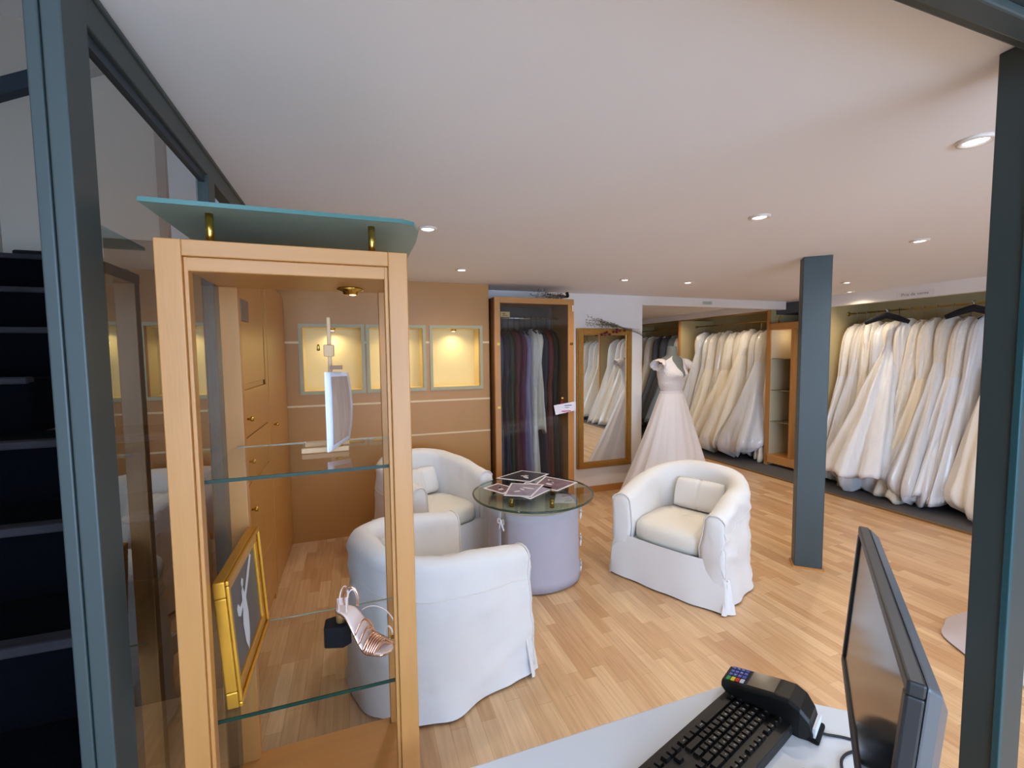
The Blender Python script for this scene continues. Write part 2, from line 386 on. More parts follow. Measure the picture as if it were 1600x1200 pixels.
# ------------------------------------------------------------------ ceiling lights
spots = [((1.90, .90), 'recessed cool white ceiling spotlight by the top of the right post', 1, 1.0),
         ((1.92, 1.73), 'recessed ceiling spotlight above the armchair right of the glass table', 0, 1.0),
         ((3.29, 1.80), 'recessed ceiling spotlight to the right of the free-standing pillar', 0, 1.0),
         ((.39, 2.42), 'bluish glowing ceiling spotlight beside the frosted glass of the display case', 1, .8),
         ((.82, 3.49), 'recessed ceiling spotlight in front of the right end of the niche wall', 0, .9),
         ((2.35, 3.55), 'recessed ceiling spotlight above the gilt standing mirror', 0, .9),
         ((3.03, 3.52), 'recessed ceiling spotlight in front of the dressed mannequin', 0, .9),
         ((4.57, 3.09), 'recessed ceiling spotlight just right of the pillar top', 0, .9),
         ((5.30, 3.55), 'recessed ceiling spotlight touching the rack header by the shelf cabinet', 0, .8),
         ((4.35, 5.32), 'recessed ceiling spotlight beyond the beam, leftmost over the far room', 0, .7),
         ((5.25, 6.3), 'recessed ceiling spotlight beyond the beam, near the middle divider', 0, .7),
         ((4.6, 6.9), 'small ceiling spotlight deepest in the room behind the mannequin', 0, .7),
         ((5.25, 5.3), 'recessed ceiling spotlight beyond the beam, rightmost above the white gowns', 0, .7)]
for (x, y), lab, cool, k in spots:
    t = thing('ceiling_spotlight', lab, 'ceiling light', (x, y, CZ), group='recessed ceiling spotlights')
    MB().lathe([(.030, -.002), (.036, -.010), (.048, -.008), (.050, 0)], (x, y, CZ), 28).build('ring', chrome_w, t)
    MB().lathe([(.031, -.004), (0.0, -.005)], (x, y, CZ), 24).build('lens', disc_c if cool else disc_m, t)
    light('lamp light', 'SPOT', (x, y, CZ - .02), SPOT_W * k, (.92, .94, 1.0) if cool else WARM, t, size=.03, spot=R(150), blend=.8)
for x, y in ((2.6, -.6), (.6, -1.2), (4.4, -.4), (4.4, 1.2)):   # more of the same lamps, behind and beside the camera
    light('ceiling lamp light', 'SPOT', (x, y, CZ - .02), SPOT_W, WARM, None, size=.03, spot=R(150), blend=.8)

# ------------------------------------------------------------------ built-in unit on the left
U = -.55
bu = thing('built_in_cabinet', 'ochre built-in cabinet wall with drawers seen through the display case', 'cabinet', (-.8, 3.1, 0))
MB().box(-1.0, U, 2.46, 4.155, 0, 2.12).build('body', unit_m, bu, bevel=.003)
MB().box(-1.0, U - .002, 2.43, 2.459, 0, 2.12).build('end_shade_panel', M('dark brown end shade', rgb(44, 34, 28), .7), bu)  # added dark panel, stands in for the unlit space behind the glass
MB().box(U, U + .012, 3.24, 3.32, 0, 2.12).build('pilaster', unit_m, bu)
MB().box(U, U + .006, 3.222, 3.236, .03, 2.1).build('shadow_gap', M('dark joint', rgb(96, 66, 38), .8), bu)
for i in range(6):
    z1 = 1.43 - .25 * i; z0 = z1 - .242 if i < 5 else .06
    if z1 - z0 < .05: break
    d = MB().box(U + .001, U + .018, 2.46, 3.215, z0, z1).build('drawer', unit_m, bu, bevel=.002)
    if i < 5:
        kz = (1.28, 1.055, .80, .556, .32)[i]
        MB().lathe([(.006, 0), (.006, .012), (.014, .018), (.013, .028), (0, .032)], (0, 0, 0), 16).build('knob', brass_m, d, world=False).rotation_euler = (0, R(90), 0)
        kb = d.children[0]; kb.location = Vector((U + .018, 2.64, kz)) - bu.location
MB().box(U + .001, U + .010, 2.46, 3.215, 1.46, 2.06).build('upper_panel', unit_m, bu, bevel=.002)
MB().box(U + .010, U + .020, 2.62, 2.78, 1.79, 1.90).build('grey_plate', M('grey speaker plate', rgb(128, 112, 98), .7), bu)
dd = MB().box(U + .001, U + .014, 3.33, 4.13, .06, 2.08).build('door', unit_m, bu, bevel=.002)
MB().lathe([(.006, 0), (.006, .012), (.014, .018), (.013, .028), (0, .032)], (0, 0, 0), 16).build('knob', brass_m, dd, world=False).rotation_euler = (0, R(90), 0)
dd.children[0].location = Vector((U + .014, 3.46, 1.135)) - bu.location

# ------------------------------------------------------------------ display case (foreground)
sx0, sx1, sy0, sy1, sz1 = -.356, .121, 1.05, 1.50, 1.832
sw = .045
dc = thing('display_case', 'tall beech and glass display case with three glass shelves in the left foreground', 'display case', (-.117, 1.27, 0))
dc['label'] = 'tall beech framed display case with glass shelves in the left foreground'
ff = MB()
def frame_stile(x0, x1):
    return MB().box(x0, x1, sy0, sy0 + .035, 0, sz1)
frame_stile(sx0, sx0 + sw).box(sx0 + sw, sx0 + sw + .008, sy0 + .008, sy0 + .035, .3, 1.80).build('stile', beech_m, dc, bevel=.002)
frame_stile(sx1 - sw + .003, sx1).box(sx1 - sw - .006, sx1 - sw + .003, sy0 + .008, sy0 + .035, .3, 1.80).build('stile', beech_m, dc, bevel=.002)
MB().box(sx0 + sw, sx1 - sw + .003, sy0, sy0 + .035, 1.80, sz1).box(sx0 + sw, sx1 - sw, sy0 + .009, sy0 + .035, 1.772, 1.80).build('rail', beechh_m, dc, bevel=.002)
MB().box(sx0 + sw, sx1 - sw + .003, sy0, sy0 + .035, 0, .36).build('rail', beechh_m, dc, bevel=.002)
MB().box(sx0 + .002, sx1 - .002, sy0 + .035, sy1, 1.800, 1.828).build('top_panel', beechh_m, dc, bevel=.002)
MB().box(sx0 + .002, sx1 - .002, sy0 + .035, sy1, .355, .38).build('bottom_panel', beechh_m, dc, bevel=.002)
MB().box(sx0 + .01, sx1 - .01, sy0 + .035, sy1 - .02, 0, .355).build('plinth', beech_m, dc)
MB().box(sx0 + .004, sx0 + .050, sy1 - .03, sy1, .38, 1.80).build('stile', beech_m, dc, bevel=.002)
MB().box(sx1 - .043, sx1 - .018, sy1 - .03, sy1, .38, 1.80).build('stile', beech_m, dc, bevel=.002)
MB().add([(sx1 - .012, sy0 + .035, .38), (sx1 - .012, sy1, .38), (sx1 - .012, sy1, 1.80), (sx1 - .012, sy0 + .035, 1.80)], [(0, 1, 2, 3)]).build('side_pane', shelfg_m, dc)
MB().add([(sx0 + .006, sy0 + .035, .38), (sx0 + .006, sy1 - .03, .38), (sx0 + .006, sy1 - .03, 1.80), (sx0 + .006, sy0 + .035, 1.80)], [(0, 1, 2, 3)]).build('side_pane', shelfg_m, dc)
for z in (1.343, .812):
    s_ = MB().add([(sx0 + sw + .002, sy0 + .036, z), (sx1 - sw, sy0 + .036, z), (sx1 - sw + .03, sy1 - .035, z), (sx0 + .02, sy1 - .035, z)], [(0, 1, 2, 3)]).build('glass_shelf', shelfg_m, dc)
    MB().box(sx0 + sw + .001, sx1 - sw, sy0 + .034, sy0 + .037, z - .007, z + .0005).build('front_edge', edge_m, s_)
    MB().box(sx0 + .03, sx1 - sw + .02, sy1 - .034, sy1 - .032, z - .004, z + .0005).build('back_edge', M('thin glass edge', rgb(150, 150, 130), .2), s_)
    pg = MB()
    for (x, y) in ((sx1 - .022, sy0 + .06), (sx1 - .022, sy1 - .05), (sx0 + .02, sy0 + .06)): pg.cyl((x, y, z - .012), (x + .015, y, z - .012), .004, 10)
    pg.build('shelf_peg', hook_m, dc)
# brass spotlight under the top panel
sp = MB().lathe([(.036, 0), (.038, -.004), (.022, -.010), (.020, -.018), (.0, -.020)], (-.003, 1.42, 1.80), 28).build('case_spotlight', brass_m, dc)
MB().lathe([(.0, -.0215), (.009, -.0205), (.0095, -.0195)], (.003, 1.415, 1.80), 16).build('bulb', M('warm bulb glass', rgb(250, 235, 190), .2, emit=(1, .85, .55), estr=3), sp)
light('case light', 'SPOT', (-.003, 1.42, 1.776), 1.2, (1, .8, .5), None, size=.01, spot=R(110), blend=.7)
# frosted glass top on brass standoffs
gp = [(-.37, 1.035), (.112, 1.035), (.138, 1.048), (.155, 1.10), (.162, 1.20), (.162, 1.50), (-.37, 1.50)]
g = MB().prism(gp, lambda p: (p[0], p[1], 1.893), lambda p: (p[0], p[1], 1.901)).build('frosted_top', frost_m, dc)
MB().box(-.37, .112, 1.033, 1.0352, 1.8925, 1.9015).add([(.112, 1.0345, 1.8925), (.1385, 1.0475, 1.8925), (.1385, 1.0475, 1.9015), (.112, 1.0345, 1.9015)], [(0, 1, 2, 3)]).build('front_edge', edge_l, g)
for x, y in ((-.269, 1.085), (.047, 1.085), (-.269, 1.44), (.047, 1.44)):
    MB().cyl((x, y, 1.828), (x, y, 1.893), .0075, 18).build('standoff', brass_m, dc)

# gilt photo frame leaning inside, on the lower shelf
pf = thing('framed_photograph', 'gilt picture frame with a black and white wedding photo on the lower glass shelf', 'picture frame', (-.29, 1.29, .813))
A = Vector((-.272, 1.11, .814)); B = Vector((-.272, 1.455, .814)); H = .295
upv = Vector((-.055, 0, 1)).normalized(); al = (B - A).normalized(); nn = al.cross(upv).normalized()
if nn.x < 0: nn = -nn
def pfp(u, v, d): return A + al * u + upv * v + nn * d
W_ = (B - A).length
def bar(mb, u0, u1, v0, v1, d0, d1):
    mb.add([pfp(u0, v0, d0), pfp(u1, v0, d0), pfp(u1, v0, d1), pfp(u0, v0, d1), pfp(u0, v1, d0), pfp(u1, v1, d0), pfp(u1, v1, d1), pfp(u0, v1, d1)],
           [(0, 3, 2, 1), (4, 5, 6, 7), (0, 1, 5, 4), (1, 2, 6, 5), (2, 3, 7, 6), (3, 0, 4, 7)]); return mb
q = MB(); t = .038
bar(q, 0, W_, 0, t, -.02, .004); bar(q, 0, W_, H - t, H, -.02, .004); bar(q, 0, t, t, H - t, -.02, .004); bar(q, W_ - t, W_, t, H - t, -.02, .004)
t2 = .012
bar(q, 0, W_, 0, t2, .004, .012); bar(q, 0, W_, H - t2, H, .004, .012); bar(q, 0, t2, t2, H - t2, .004, .012); bar(q, W_ - t2, W_, t2, H - t2, .004, .012)
q.build('frame', gilt_m, pf, bevel=.003)
ph = bar(MB(), t - .002, W_ - t + .002, t - .002, H - t + .002, -.01, -.002).build('photograph', M('grey brown photo print', rgb(92, 82, 74), .35, var=.35, vscale=9), pf)
fig = MB()
def blob(pts): fig.add([pfp((u - .15) * 1.35 + .155, (v - .13) * 1.12 + .135, -.0012) for u, v in pts], [tuple(range(len(pts)))])
blob([(.135, .075), (.150, .045), (.165, .075), (.172, .12), (.165, .165), (.150, .195), (.140, .19), (.138, .15), (.128, .12)])
blob([(.165, .16), (.20, .19), (.235, .225), (.225, .235), (.19, .205), (.160, .175)])
blob([(.12, .145), (.105, .155), (.10, .175), (.11, .18), (.122, .165), (.14, .17), (.14, .155)])
blob([(.145, .195), (.142, .208), (.150, .216), (.159, .208), (.156, .195)])
fig.build('bride_silhouette', M('photo highlights', rgb(205, 205, 208), .5), ph)
# little easel with a picture on the upper shelf
Z0 = 1.344
ez = thing('table_easel', 'small pale wooden easel standing on the upper glass shelf', 'easel', (-.065, 1.32, Z0))
ezm = M('pale easel wood', rgb(206, 168, 124), .5, var=.08, vscale=8, stretch=(6, 6, 1))
MB().box(-.066, -.056, 1.295, 1.307, Z0 + .012, 1.705).build('mast', ezm, ez, bevel=.002)
MB().box(-.075, -.049, 1.285, 1.311, 1.60, 1.632).build('clamp', ezm, ez, bevel=.003)
MB().lathe([(.0, 0), (.004, .002), (.003, .014), (.0015, .018)], (0, 0, 0), 12).build('screw', brass_m, ez, world=False).location = Vector((-.088, 1.298, 1.615)) - ez.location
MB().box(-.138, -.02, 1.285, 1.300, Z0, Z0 + .014).build('foot', ezm, ez, bevel=.002)
MB().box(-.138, -.02, 1.38, 1.394, Z0, Z0 + .012).build('foot', ezm, ez, bevel=.002)
MB().box(-.083, -.075, 1.30, 1.394, Z0, Z0 + .01).box(-.05, -.042, 1.30, 1.394, Z0, Z0 + .01).build('runner', ezm, ez, bevel=.002)
MB().lathe([(.0, .014), (.010, .014), (.010, .018), (.0, .022)], (-.045, 1.29, Z0), 16).build('wing_nut', brass_m, ez)
MB().box(-.06, -.03, 1.262, 1.300, Z0 + .222, Z0 + .232).build('top_clip', M('brown clip', rgb(136, 98, 70), .5), ez)
pc = thing('picture', 'curled unframed photo print with white border held on the little easel', 'picture', (-.055, 1.27, Z0 + .02))
def cur(u, v):  # u 0..1 near->far, v 0..1 up
    x = -.066 + .048 * u + .010 * math.sin(PI * v) * u; y = 1.225 + .10 * u
    z = Z0 + .012 + .205 * v + (.020 * (1 - v)) * u - .004 * u
    return Vector((x, y, z))
MB().grid(8, 12, cur).build('print', M('white print paper', rgb(222, 224, 238), .5), pc, solid=.003)
MB().grid(8, 12, lambda u, v: cur(.14 + .74 * u, .06 + .88 * v) + Vector((.003, -.0012, 0))).build('image', M('faded brown photo', rgb(176, 150, 134), .45, var=.4, vscale=22, stretch=(1, 4, .6)), pc)
MB().box(-.0715, -.0665, 1.222, 1.226, Z0 + .012, Z0 + .217).build('white_edge', M('white mount edge', rgb(225, 226, 240), .5), pc)

# gold sandal with its heel on a black block
blk = MB().prism([(-.100, 1.262), (-.052, 1.247), (-.030, 1.262), (-.034, 1.300), (-.060, 1.318), (-.098, 1.308)],
                 lambda p: (p[0], p[1], .8135), lambda p: (p[0], p[1], .872)).build('display_block', blackmat_m, bevel=.004)
center(blk); tag(blk, 'small black velvet block under the heel of the gold sandal', 'display block')
toe = Vector((.072, 1.190, .818)); hl = Vector((-.064, 1.285, .922))
fwd = Vector((toe.x - hl.x, toe.y - hl.y, 0)); Ls = fwd.length; fwd.normalize(); sd = Vector((-fwd.y, fwd.x, 0))  # sd = away from camera side
sd = -sd if sd.y < 0 else sd
sh = thing('sandal', 'rose gold strappy high heeled sandal on the lower glass shelf', 'shoe', (0, 1.24, .813))
goldl = M('rose gold leather', rgb(238, 196, 170), .16, metal=.9, var=.1, vscale=30)
insole = M('cream insole', rgb(232, 210, 200), .5)
def sole(t):   # t 0 heel .. 1 toe -> centre and half width
    z = .018 if False else 0
    h = .094 * (1 - min(1, t / .62)) ** 1.0
    if t < .18: h = .094 - .10 * t * .35
    else:
        k = min(1, (t - .18) / .50); h = (.094 - .0063) * (1 - k * k * (3 - 2 * k))
    wv = .019 + .013 * max(0, math.sin(PI * min(1, max(0, (t - .1) / 1.0)))) ** 1.2
    if t < .06: wv *= math.sqrt(max(.1, t / .06)) 
    if t > .9: wv *= math.sqrt(max(.05, (1 - t) / .1))
    return hl.x * 0 + h, wv
def sp_(t, s, dz=0.0):
    h, wv = sole(t)
    c = Vector((hl.x, hl.y, 0)) + fwd * (Ls * t)
    return Vector((c.x, c.y, .8185 + h + dz)) + sd * (s * wv)
MB().grid(9, 28, lambda u, v: sp_(v, u * 2 - 1, .001)).build('insole', insole, sh, solid=.002)
MB().grid(9, 28, lambda u, v: sp_(v, (u * 2 - 1) * 1.04, -.003)).build('sole', goldl, sh, solid=.005)
hb = MB(); hc = Vector((hl.x, hl.y, 0)) + fwd * .012
hb.tube([Vector((hc.x, hc.y, .906)), Vector((hc.x - .002, hc.y, .89)), Vector((hc.x - .004, hc.y, .873))], [.017, .013, .011], 14)
hb.build('heel', M('gold heel', rgb(190, 140, 84), .35, metal=.5), sh)
hc_ = MB().grid(14, 5, lambda u, v: sp_(.02 + .10 * abs(math.cos(PI * u)), -math.cos(PI * u) * 1.0, .002 + .022 * v) - fwd * (.006 * math.sin(PI * u)))
hc_.build('heel_cup', insole, sh, solid=.0015)
def strap(t0, s0, t1, s1, hgt, r=.0035, name='strap', n=14, lean=0):
    a = sp_(t0, s0, -.002); b = sp_(t1, s1, -.002); pts = []
    for i in range(n + 1):
        k = i / n; p = a.lerp(b, k); p.z += hgt * math.sin(PI * k); p += fwd * lean * math.sin(PI * k); pts.append(p)
    return MB().tube(pts, r, 8, flat=.35).build(name, goldl, sh)
for i in range(6):
    t = .66 + .045 * i; strap(.60 + .035 * i, -1.0, .70 + .045 * i, 1.0, .030 - .0015 * i, .0072)
strap(.52, -1, .62, 1, .040, .004); strap(.55, 1, .66, -1, .038, .004)
strap(.44, -1, .60, 1, .050, .003)
def loop(c, r1, r2, ax, up_, rr=.002, a0=0, a1=2 * PI, name='ankle_strap', mat=None):
    pts = [c + ax * r1 * math.cos(a0 + (a1 - a0) * i / 24) + up_ * r2 * math.sin(a0 + (a1 - a0) * i / 24) for i in range(25)]
    return MB().tube(pts, rr, 8, flat=.5).build(name, mat or insole, sh)
Zv = Vector((0, 0, 1))
loop(sp_(.10, .3, .03), .018, .030, sd, Zv, .0030, -.4, PI + .4)
loop(sp_(.22, .4, .030), .020, .034, (fwd + sd * .3).normalized(), Zv, .0035, -.6, PI + .5, mat=goldl)
loop(sp_(.26, .2, .020), .016, .044, (fwd * .6 + sd).normalized(), Zv, .0030, -.2, PI + .3)
loop(sp_(.62, .8, .035), .060, .058, fwd, Zv, .0016, .0, 2.4)
loop(sp_(.88, .6, .034), .012, .018, fwd, Zv, .0022, 0, 2 * PI)
MB().obox(sp_(.985, .9, .030), (.012, .002, .010), Matrix.Identity(3)).build('buckle', brass_m, sh)

# ------------------------------------------------------------------ armchairs
def make_chair(label, x, y, rz, seed, cushion=True, hb=.765, ha=.60):
    rnd = random.Random(seed)
    t = thing('armchair', label, 'armchair', (x, y, 0), rz, group='white slipcovered tub armchairs')
    # local: faces -Y. outer U path: arms at x=+-W, back arc
    W, Dp = .385, .36
    def path(s):                      # s 0..1 : left front -> back -> right front, returns outer point and outward normal
        n = abs(s - .5) * 2           # 1 at fronts, 0 at back
        ang = (s - .5) * 2
        # superellipse arc in upper half, straight arms
        a = ang * PI / 2 * 1.0
        th = max(-1, min(1, ang / .62)) * PI / 2
        ex, ey = math.sin(th), math.cos(th)
        e = .82
        px = math.copysign(abs(ex) ** e, ex) * W; py = math.copysign(abs(ey) ** e, ey) * (Dp + .04) - .04
        if n > .62: py = -.04 - (n - .62) / .38 * (Dp - .04)
        return Vector((px, py, 0)), n
    NS = 110
    P = [path(i / (NS - 1)) for i in range(NS)]
    pts = [p for p, n in P]
    T = .125
    secs = []
    for i, (p, n) in enumerate(P):
        tg = pts[min(i + 1, NS - 1)] - pts[max(i - 1, 0)]; tg.normalize()
        nrm = Vector((-tg.y, tg.x, 0))        # outward for this direction
        if nrm.dot(Vector((p.x, p.y + .05, 0))) < 0: nrm = -nrm
        h = ha + (hb - ha) * (1 - n ** 1.6)
        flare = .028
        prof = []
        for k in range(19):
            z = .012 + (h - .07 - .012) * k / 18
            prof.append((flare * (1 - k / 18) ** 1.5, z))
        for k in range(1, 8):
            a = PI * k / 8
            prof.append((-T / 2 + T / 2 * math.cos(a) * 1.08, h - .065 + .065 * math.sin(a)))
        for k in range(5):
            prof.append((-T - .004 - .012 * math.sin(PI * k / 4), h - .07 - (h - .07 - .22) * k / 4))
        sec = []
        for (o, z) in prof:
            q = p + nrm * o; q.z = z
            wr = noise.noise(Vector((q.x * 5 + seed, q.y * 5, q.z * 7))) * .015 + noise.noise(Vector((q.x * 14, q.y * 14 + seed, q.z * 4))) * .004
            dg = q.x * 3 + q.y * 3
            wr += .013 * noise.noise(Vector((dg + seed, q.z * 22 + dg * 2.2, 3.1))) + .006 * noise.noise(Vector((q.x * 5 + seed, q.y * 5, q.z * 26)))
            # fold creases near the skirt
            fl = max(0, .22 - z) / .22
            wr += .004 * fl * math.sin(i * .5 + seed)
            q += nrm * wr; sec.append(q)
        secs.append(sec)
    mb = MB(); K = len(secs[0])
    mb.grid(NS, K, lambda u, v: secs[round(u * (NS - 1))][round(v * (K - 1))])
    # front faces of the arms (rounded caps)
    for idx, sg in ((0, -1), (NS - 1, 1)):
        sec = secs[idx]
        c = Vector((sum(v.x for v in sec) / K, sec[0].y - .018, .34))
        ring = [v + Vector((0, -.014, 0)) + (c - v) * .10 for v in sec]
        ring2 = [v + Vector((0, -.020, 0)) + (c - v) * .25 for v in sec]
        o = len(mb.v)
        mb.add(sec + ring + ring2 + [c + Vector((0, -.004, 0))],
               [(k, (k + 1) % K, K + (k + 1) % K, K + k) for k in range(K - 1)] + [(K + k, K + (k + 1) % K, 2 * K + (k + 1) % K, 2 * K + k) for k in range(K - 1)]
               + [(2 * K + k, 2 * K + (k + 1) % K, 3 * K) for k in range(K)] + [(K - 1, 0, K, 2 * K - 1), (2 * K - 1, K, 2 * K, 3 * K - 1)], True)
    # front skirt panel
    def fp(u, v):
        x_ = (-W + .0) + 2 * W * u; z = .012 + .30 * (1 - v) 
        yb = -Dp - .012 - .020 * math.sin(PI * u) - .022 * v
        yb += .012 * noise.noise(Vector((x_ * 4 + seed * 3, z * 4, 1)))
        yb += .012 * max(0, v - .5) * math.sin(u * 19 + seed)
        return Vector((x_ * (1 + .06 * v), yb, z))
    mb.grid(24, 10, fp)
    # skirt pleat wings at the front corners
    for sg in (-1, 1):
        def wing(u, v, sg=sg):
            z = .008 + .20 * (1 - v); r = .055 * v
            a = PI * .5 * u - .2
            return Vector((sg * (W + .012 + r * math.sin(a) * .8 + .010 * math.sin(u * 9)), -Dp - .01 - r * math.cos(a) * .7 + .05 * u, z))
        mb.grid(8, 8, wing)
    mb.build('slipcover', chair_m, t, world=False, weld=True)
    # piping
    for idx, sg in ((0, -1), (NS - 1, 1)):
        sec = secs[idx]
        MB().tube([v + Vector((0, -.008, 0)) for v in sec[1:K - 1]], .0045, 8).build('piping', piping_m, t, world=False)
    MB().tube([s_[15] for s_ in secs], .0032, 6).build('seam', piping_m, t, world=False)
    # deck and seat cushion
    IW = W - T - .004
    def outline(a):   # cushion outline superellipse; front bulges out
        c, s = math.cos(a), math.sin(a)
        ex = .45 if s > 0 else .32
        px = math.copysign(abs(c) ** ex, c) * (IW + .004); py = math.copysign(abs(s) ** (.75 if s > 0 else .35), s)
        py = py * (.262) - .085
        if s < 0: py = -.085 + (py + .085) * 1.02 - .018 * (1 - (px / IW) ** 2)
        return px, py
    def cush(z0, z1, infl, puff, name, mat):
        rows = []
        NA = 48
        for k, (sc_, zz) in enumerate(((.0, z0), (.85, z0), (.985, z0 + .012), (1.0, z0 + .04), (1.0, z1 - .035), (.975, z1 - .010), (.88, z1 + puff * .4), (.6, z1 + puff * .8), (.3, z1 + puff), (.0, z1 + puff * 1.05))):
            rows.append([Vector((outline(2 * PI * j / NA)[0] * sc_, (outline(2 * PI * j / NA)[1] + .085) * sc_ - .085, zz + .006 * noise.noise(Vector((j * .4, k, seed))))) for j in range(NA)])
        b = MB(); b.grid(NA, len(rows), lambda u, v: rows[round(v * (len(rows) - 1))][int(round(u * NA)) % NA], closeu=True)
        b.build(name, mat, t, world=False, weld=True)
    b_ = MB().box(-W + .05, W - .05, -Dp + .02, .28, .20, .29); b_.build('deck', chair_m, t, world=False)
    cush(.285, .415, 0, .028, 'seat_cushion', seat_m)
    if cushion:
        # lumbar pillow leaning on the back
        def pil(u, v):
            a = (u - .5) * 2; b = (v - .5) * 2
            return a, b
        b = MB(); n = 16
        tilt = Matrix.Rotation(R(-20), 3, 'X')
        for sgn in (-1, 1):
            def pf_(u, v, sgn=sgn):
                a = (u - .5) * 2; bb = (v - .5) * 2
                px = a * .18 * (1 - .05 * abs(bb) ** 3); pz = bb * .112 * (1 - .06 * abs(a) ** 3)
                th = .048 * (max(0, 1 - a ** 4) ** .5) * (max(0, 1 - bb ** 4) ** .5)
                th -= .010 * math.exp(-(a * 18 - .3) ** 2)  # centre seam
                return tilt @ Vector((px, sgn * th, pz)) + Vector((.02, .125, .55))
            b.grid(n * 2, n, pf_)
        b.build('lumbar_pillow', chair_m, t, world=False, weld=True)
    return t
make_chair('white slipcovered tub armchair with a small back pillow, facing left beside the pillar', 2.25, 2.575, R(-64.5), 3)
make_chair('white slipcovered tub armchair seen from behind, nearest the display case', .318, 2.264, R(110.5), 8, hb=.74, ha=.635)
make_chair('white slipcovered tub armchair against the niche wall, behind the glass table', .52, 3.60, R(27), 15, hb=.80, ha=.67)

# ------------------------------------------------------------------ round glass table
TC = Vector((1.20, 2.98, 0)); TR = .44; TZ = .60
tb = thing('coffee_table', 'round green glass coffee table on a lilac grey fabric covered drum', 'table', TC)
MB().lathe([(.315, .01), (.315, .52), (.30, .535), (0, .535)], TC, 48).build('drum', drumside_m, tb)
for a0, a1 in ((-147, -25), (-19, 90), (96, 207)):
    def pan(u, v):
        a = R(a0 + (a1 - a0) * u); r = .328 + .004 * math.sin(u * 9) * (1 - v) + (.012 * (1 - v) if v < .2 else 0)
        return TC + Vector((r * math.cos(a), r * math.sin(a), .012 + .525 * v))
    MB().grid(20, 10, pan).build('fabric_panel', drum_m, tb, solid=.004)
def bow(c, out):
    b = MB(); out = Vector(out).normalized(); side = Vector((-out.y, out.x, 0))
    for s in (-1, 1):
        pts = [c + side * s * (.028 * math.sin(PI * k / 8)) * (1) + Vector((0, 0, .018 * math.sin(2 * PI * k / 8) * .9)) + out * (.008 + .008 * math.sin(PI * k / 8)) for k in range(9)]
        b.tube(pts, .006, 6, flat=.3)
        b.tube([c + out * .01, c + side * s * .012 + Vector((0, 0, -.03)) + out * .014, c + side * s * .020 + Vector((0, 0, -.062)) + out * .008], .006, 6, flat=.3)
    b.obox(c + out * .012, (.014, .012, .016), Matrix.Identity(3))
    b.build('ribbon_bow', ribbon_m, tb)
for a in (-150, -22, 93):
    for z in ((.47, .27, .075) if a != -150 else (.48, .26)):
        o = Vector((math.cos(R(a)), math.sin(R(a)), 0)); bow(TC + o * .335 + Vector((0, 0, z)), o)
for k in range(4):
    a = R(-70 + 90 * k); MB().cyl(TC + Vector((.2 * math.cos(a), .2 * math.sin(a), .534)), TC + Vector((.2 * math.cos(a), .2 * math.sin(a), TZ - .006)), .016, 20).build('standoff', brass_m, tb)
gt = MB(); gt.add([TC + Vector((TR * math.cos(2 * PI * j / 64), TR * math.sin(2 * PI * j / 64), TZ + .004)) for j in range(64)], [tuple(range(64))]); 
gtop = gt.build('glass_top', tableg_m, tb)
MB().lathe([(TR - .012, TZ + .0035), (TR - .003, TZ + .003), (TR, TZ - .002), (TR - .003, TZ - .008), (TR - .006, TZ - .009)], TC, 64, caps=False).build('bevelled_edge', M('dark green glass rim', rgb(40, 66, 56), .1, spec=.8), gtop)
# loose photo prints on the table
def prnt(pts, label, imgcol, z, m_=.016, seed=0):
    cs = [Vector((p[0], p[1], z)) for p in pts]; c = sum(cs, Vector()) / 4
    t = thing('photo_print', label, 'photo', (c.x, c.y, TZ + .004), group='photo prints on the glass table')
    MB().add(cs + [v + Vector((0, 0, .002)) for v in cs], [(0, 3, 2, 1), (4, 5, 6, 7), (0, 1, 5, 4), (1, 2, 6, 5), (2, 3, 7, 6), (3, 0, 4, 7)]).build('paper', M('white glossy paper', rgb(232, 230, 236), .25), t)
    L1 = (cs[1] - cs[0]).length; k = m_ / L1 * 1.6
    inn = [v + (c - v) * k * 1.4 + Vector((0, 0, .0026)) for v in cs]
    im = MB().add(inn, [(0, 1, 2, 3)]).build('image', M('print image %d' % seed, imgcol, .25, var=.55, vscale=14), t)
    rr = random.Random(seed); b = MB()
    for _ in range(3):
        p = c + (cs[rr.randrange(4)] - c) * rr.uniform(0, .35); r1, r2 = rr.uniform(.008, .02), rr.uniform(.02, .05); an = rr.uniform(0, PI)
        b.add([Vector((p.x, p.y, z + .0030)) + Vector((math.cos(an), math.sin(an), 0)) * r2 * math.cos(q_) + Vector((-math.sin(an), math.cos(an), 0)) * r1 * math.sin(q_) for q_ in [2 * PI * j / 12 for j in range(12)]], [tuple(range(12))])
    b.build('pale_figure', M('print highlight', rgb(206, 200, 210), .3), im)
prnt([(.881, 3.177), (.974, 2.99), (1.12, 3.07), (1.02, 3.26)], 'small reddish photo print at the left edge of the glass table', rgb(120, 96, 108), TZ + .005, seed=1)
prnt([(1.05, 3.40), (1.33, 3.55), (1.50, 3.36), (1.27, 3.20)], 'black and white photo print furthest back on the glass table', rgb(58, 56, 60), TZ + .005, seed=2)
prnt([(1.244, 3.08), (1.44, 3.30), (1.60, 3.04), (1.36, 2.90)], 'reddish grey photo print at the right of the glass table', rgb(128, 106, 118), TZ + .008, seed=3)
prnt([(1.02, 2.98), (1.23, 3.20), (1.39, 2.99), (1.11, 2.80)], 'lilac photo print lying underneath in the middle of the glass table', rgb(160, 150, 172), TZ + .008, seed=4)
prnt([(.96, 2.93), (1.11, 3.20), (1.33, 3.07), (1.13, 2.83)], 'pale photo print in a clear sleeve on top of the middle prints', rgb(150, 142, 160), TZ + .013, seed=5)

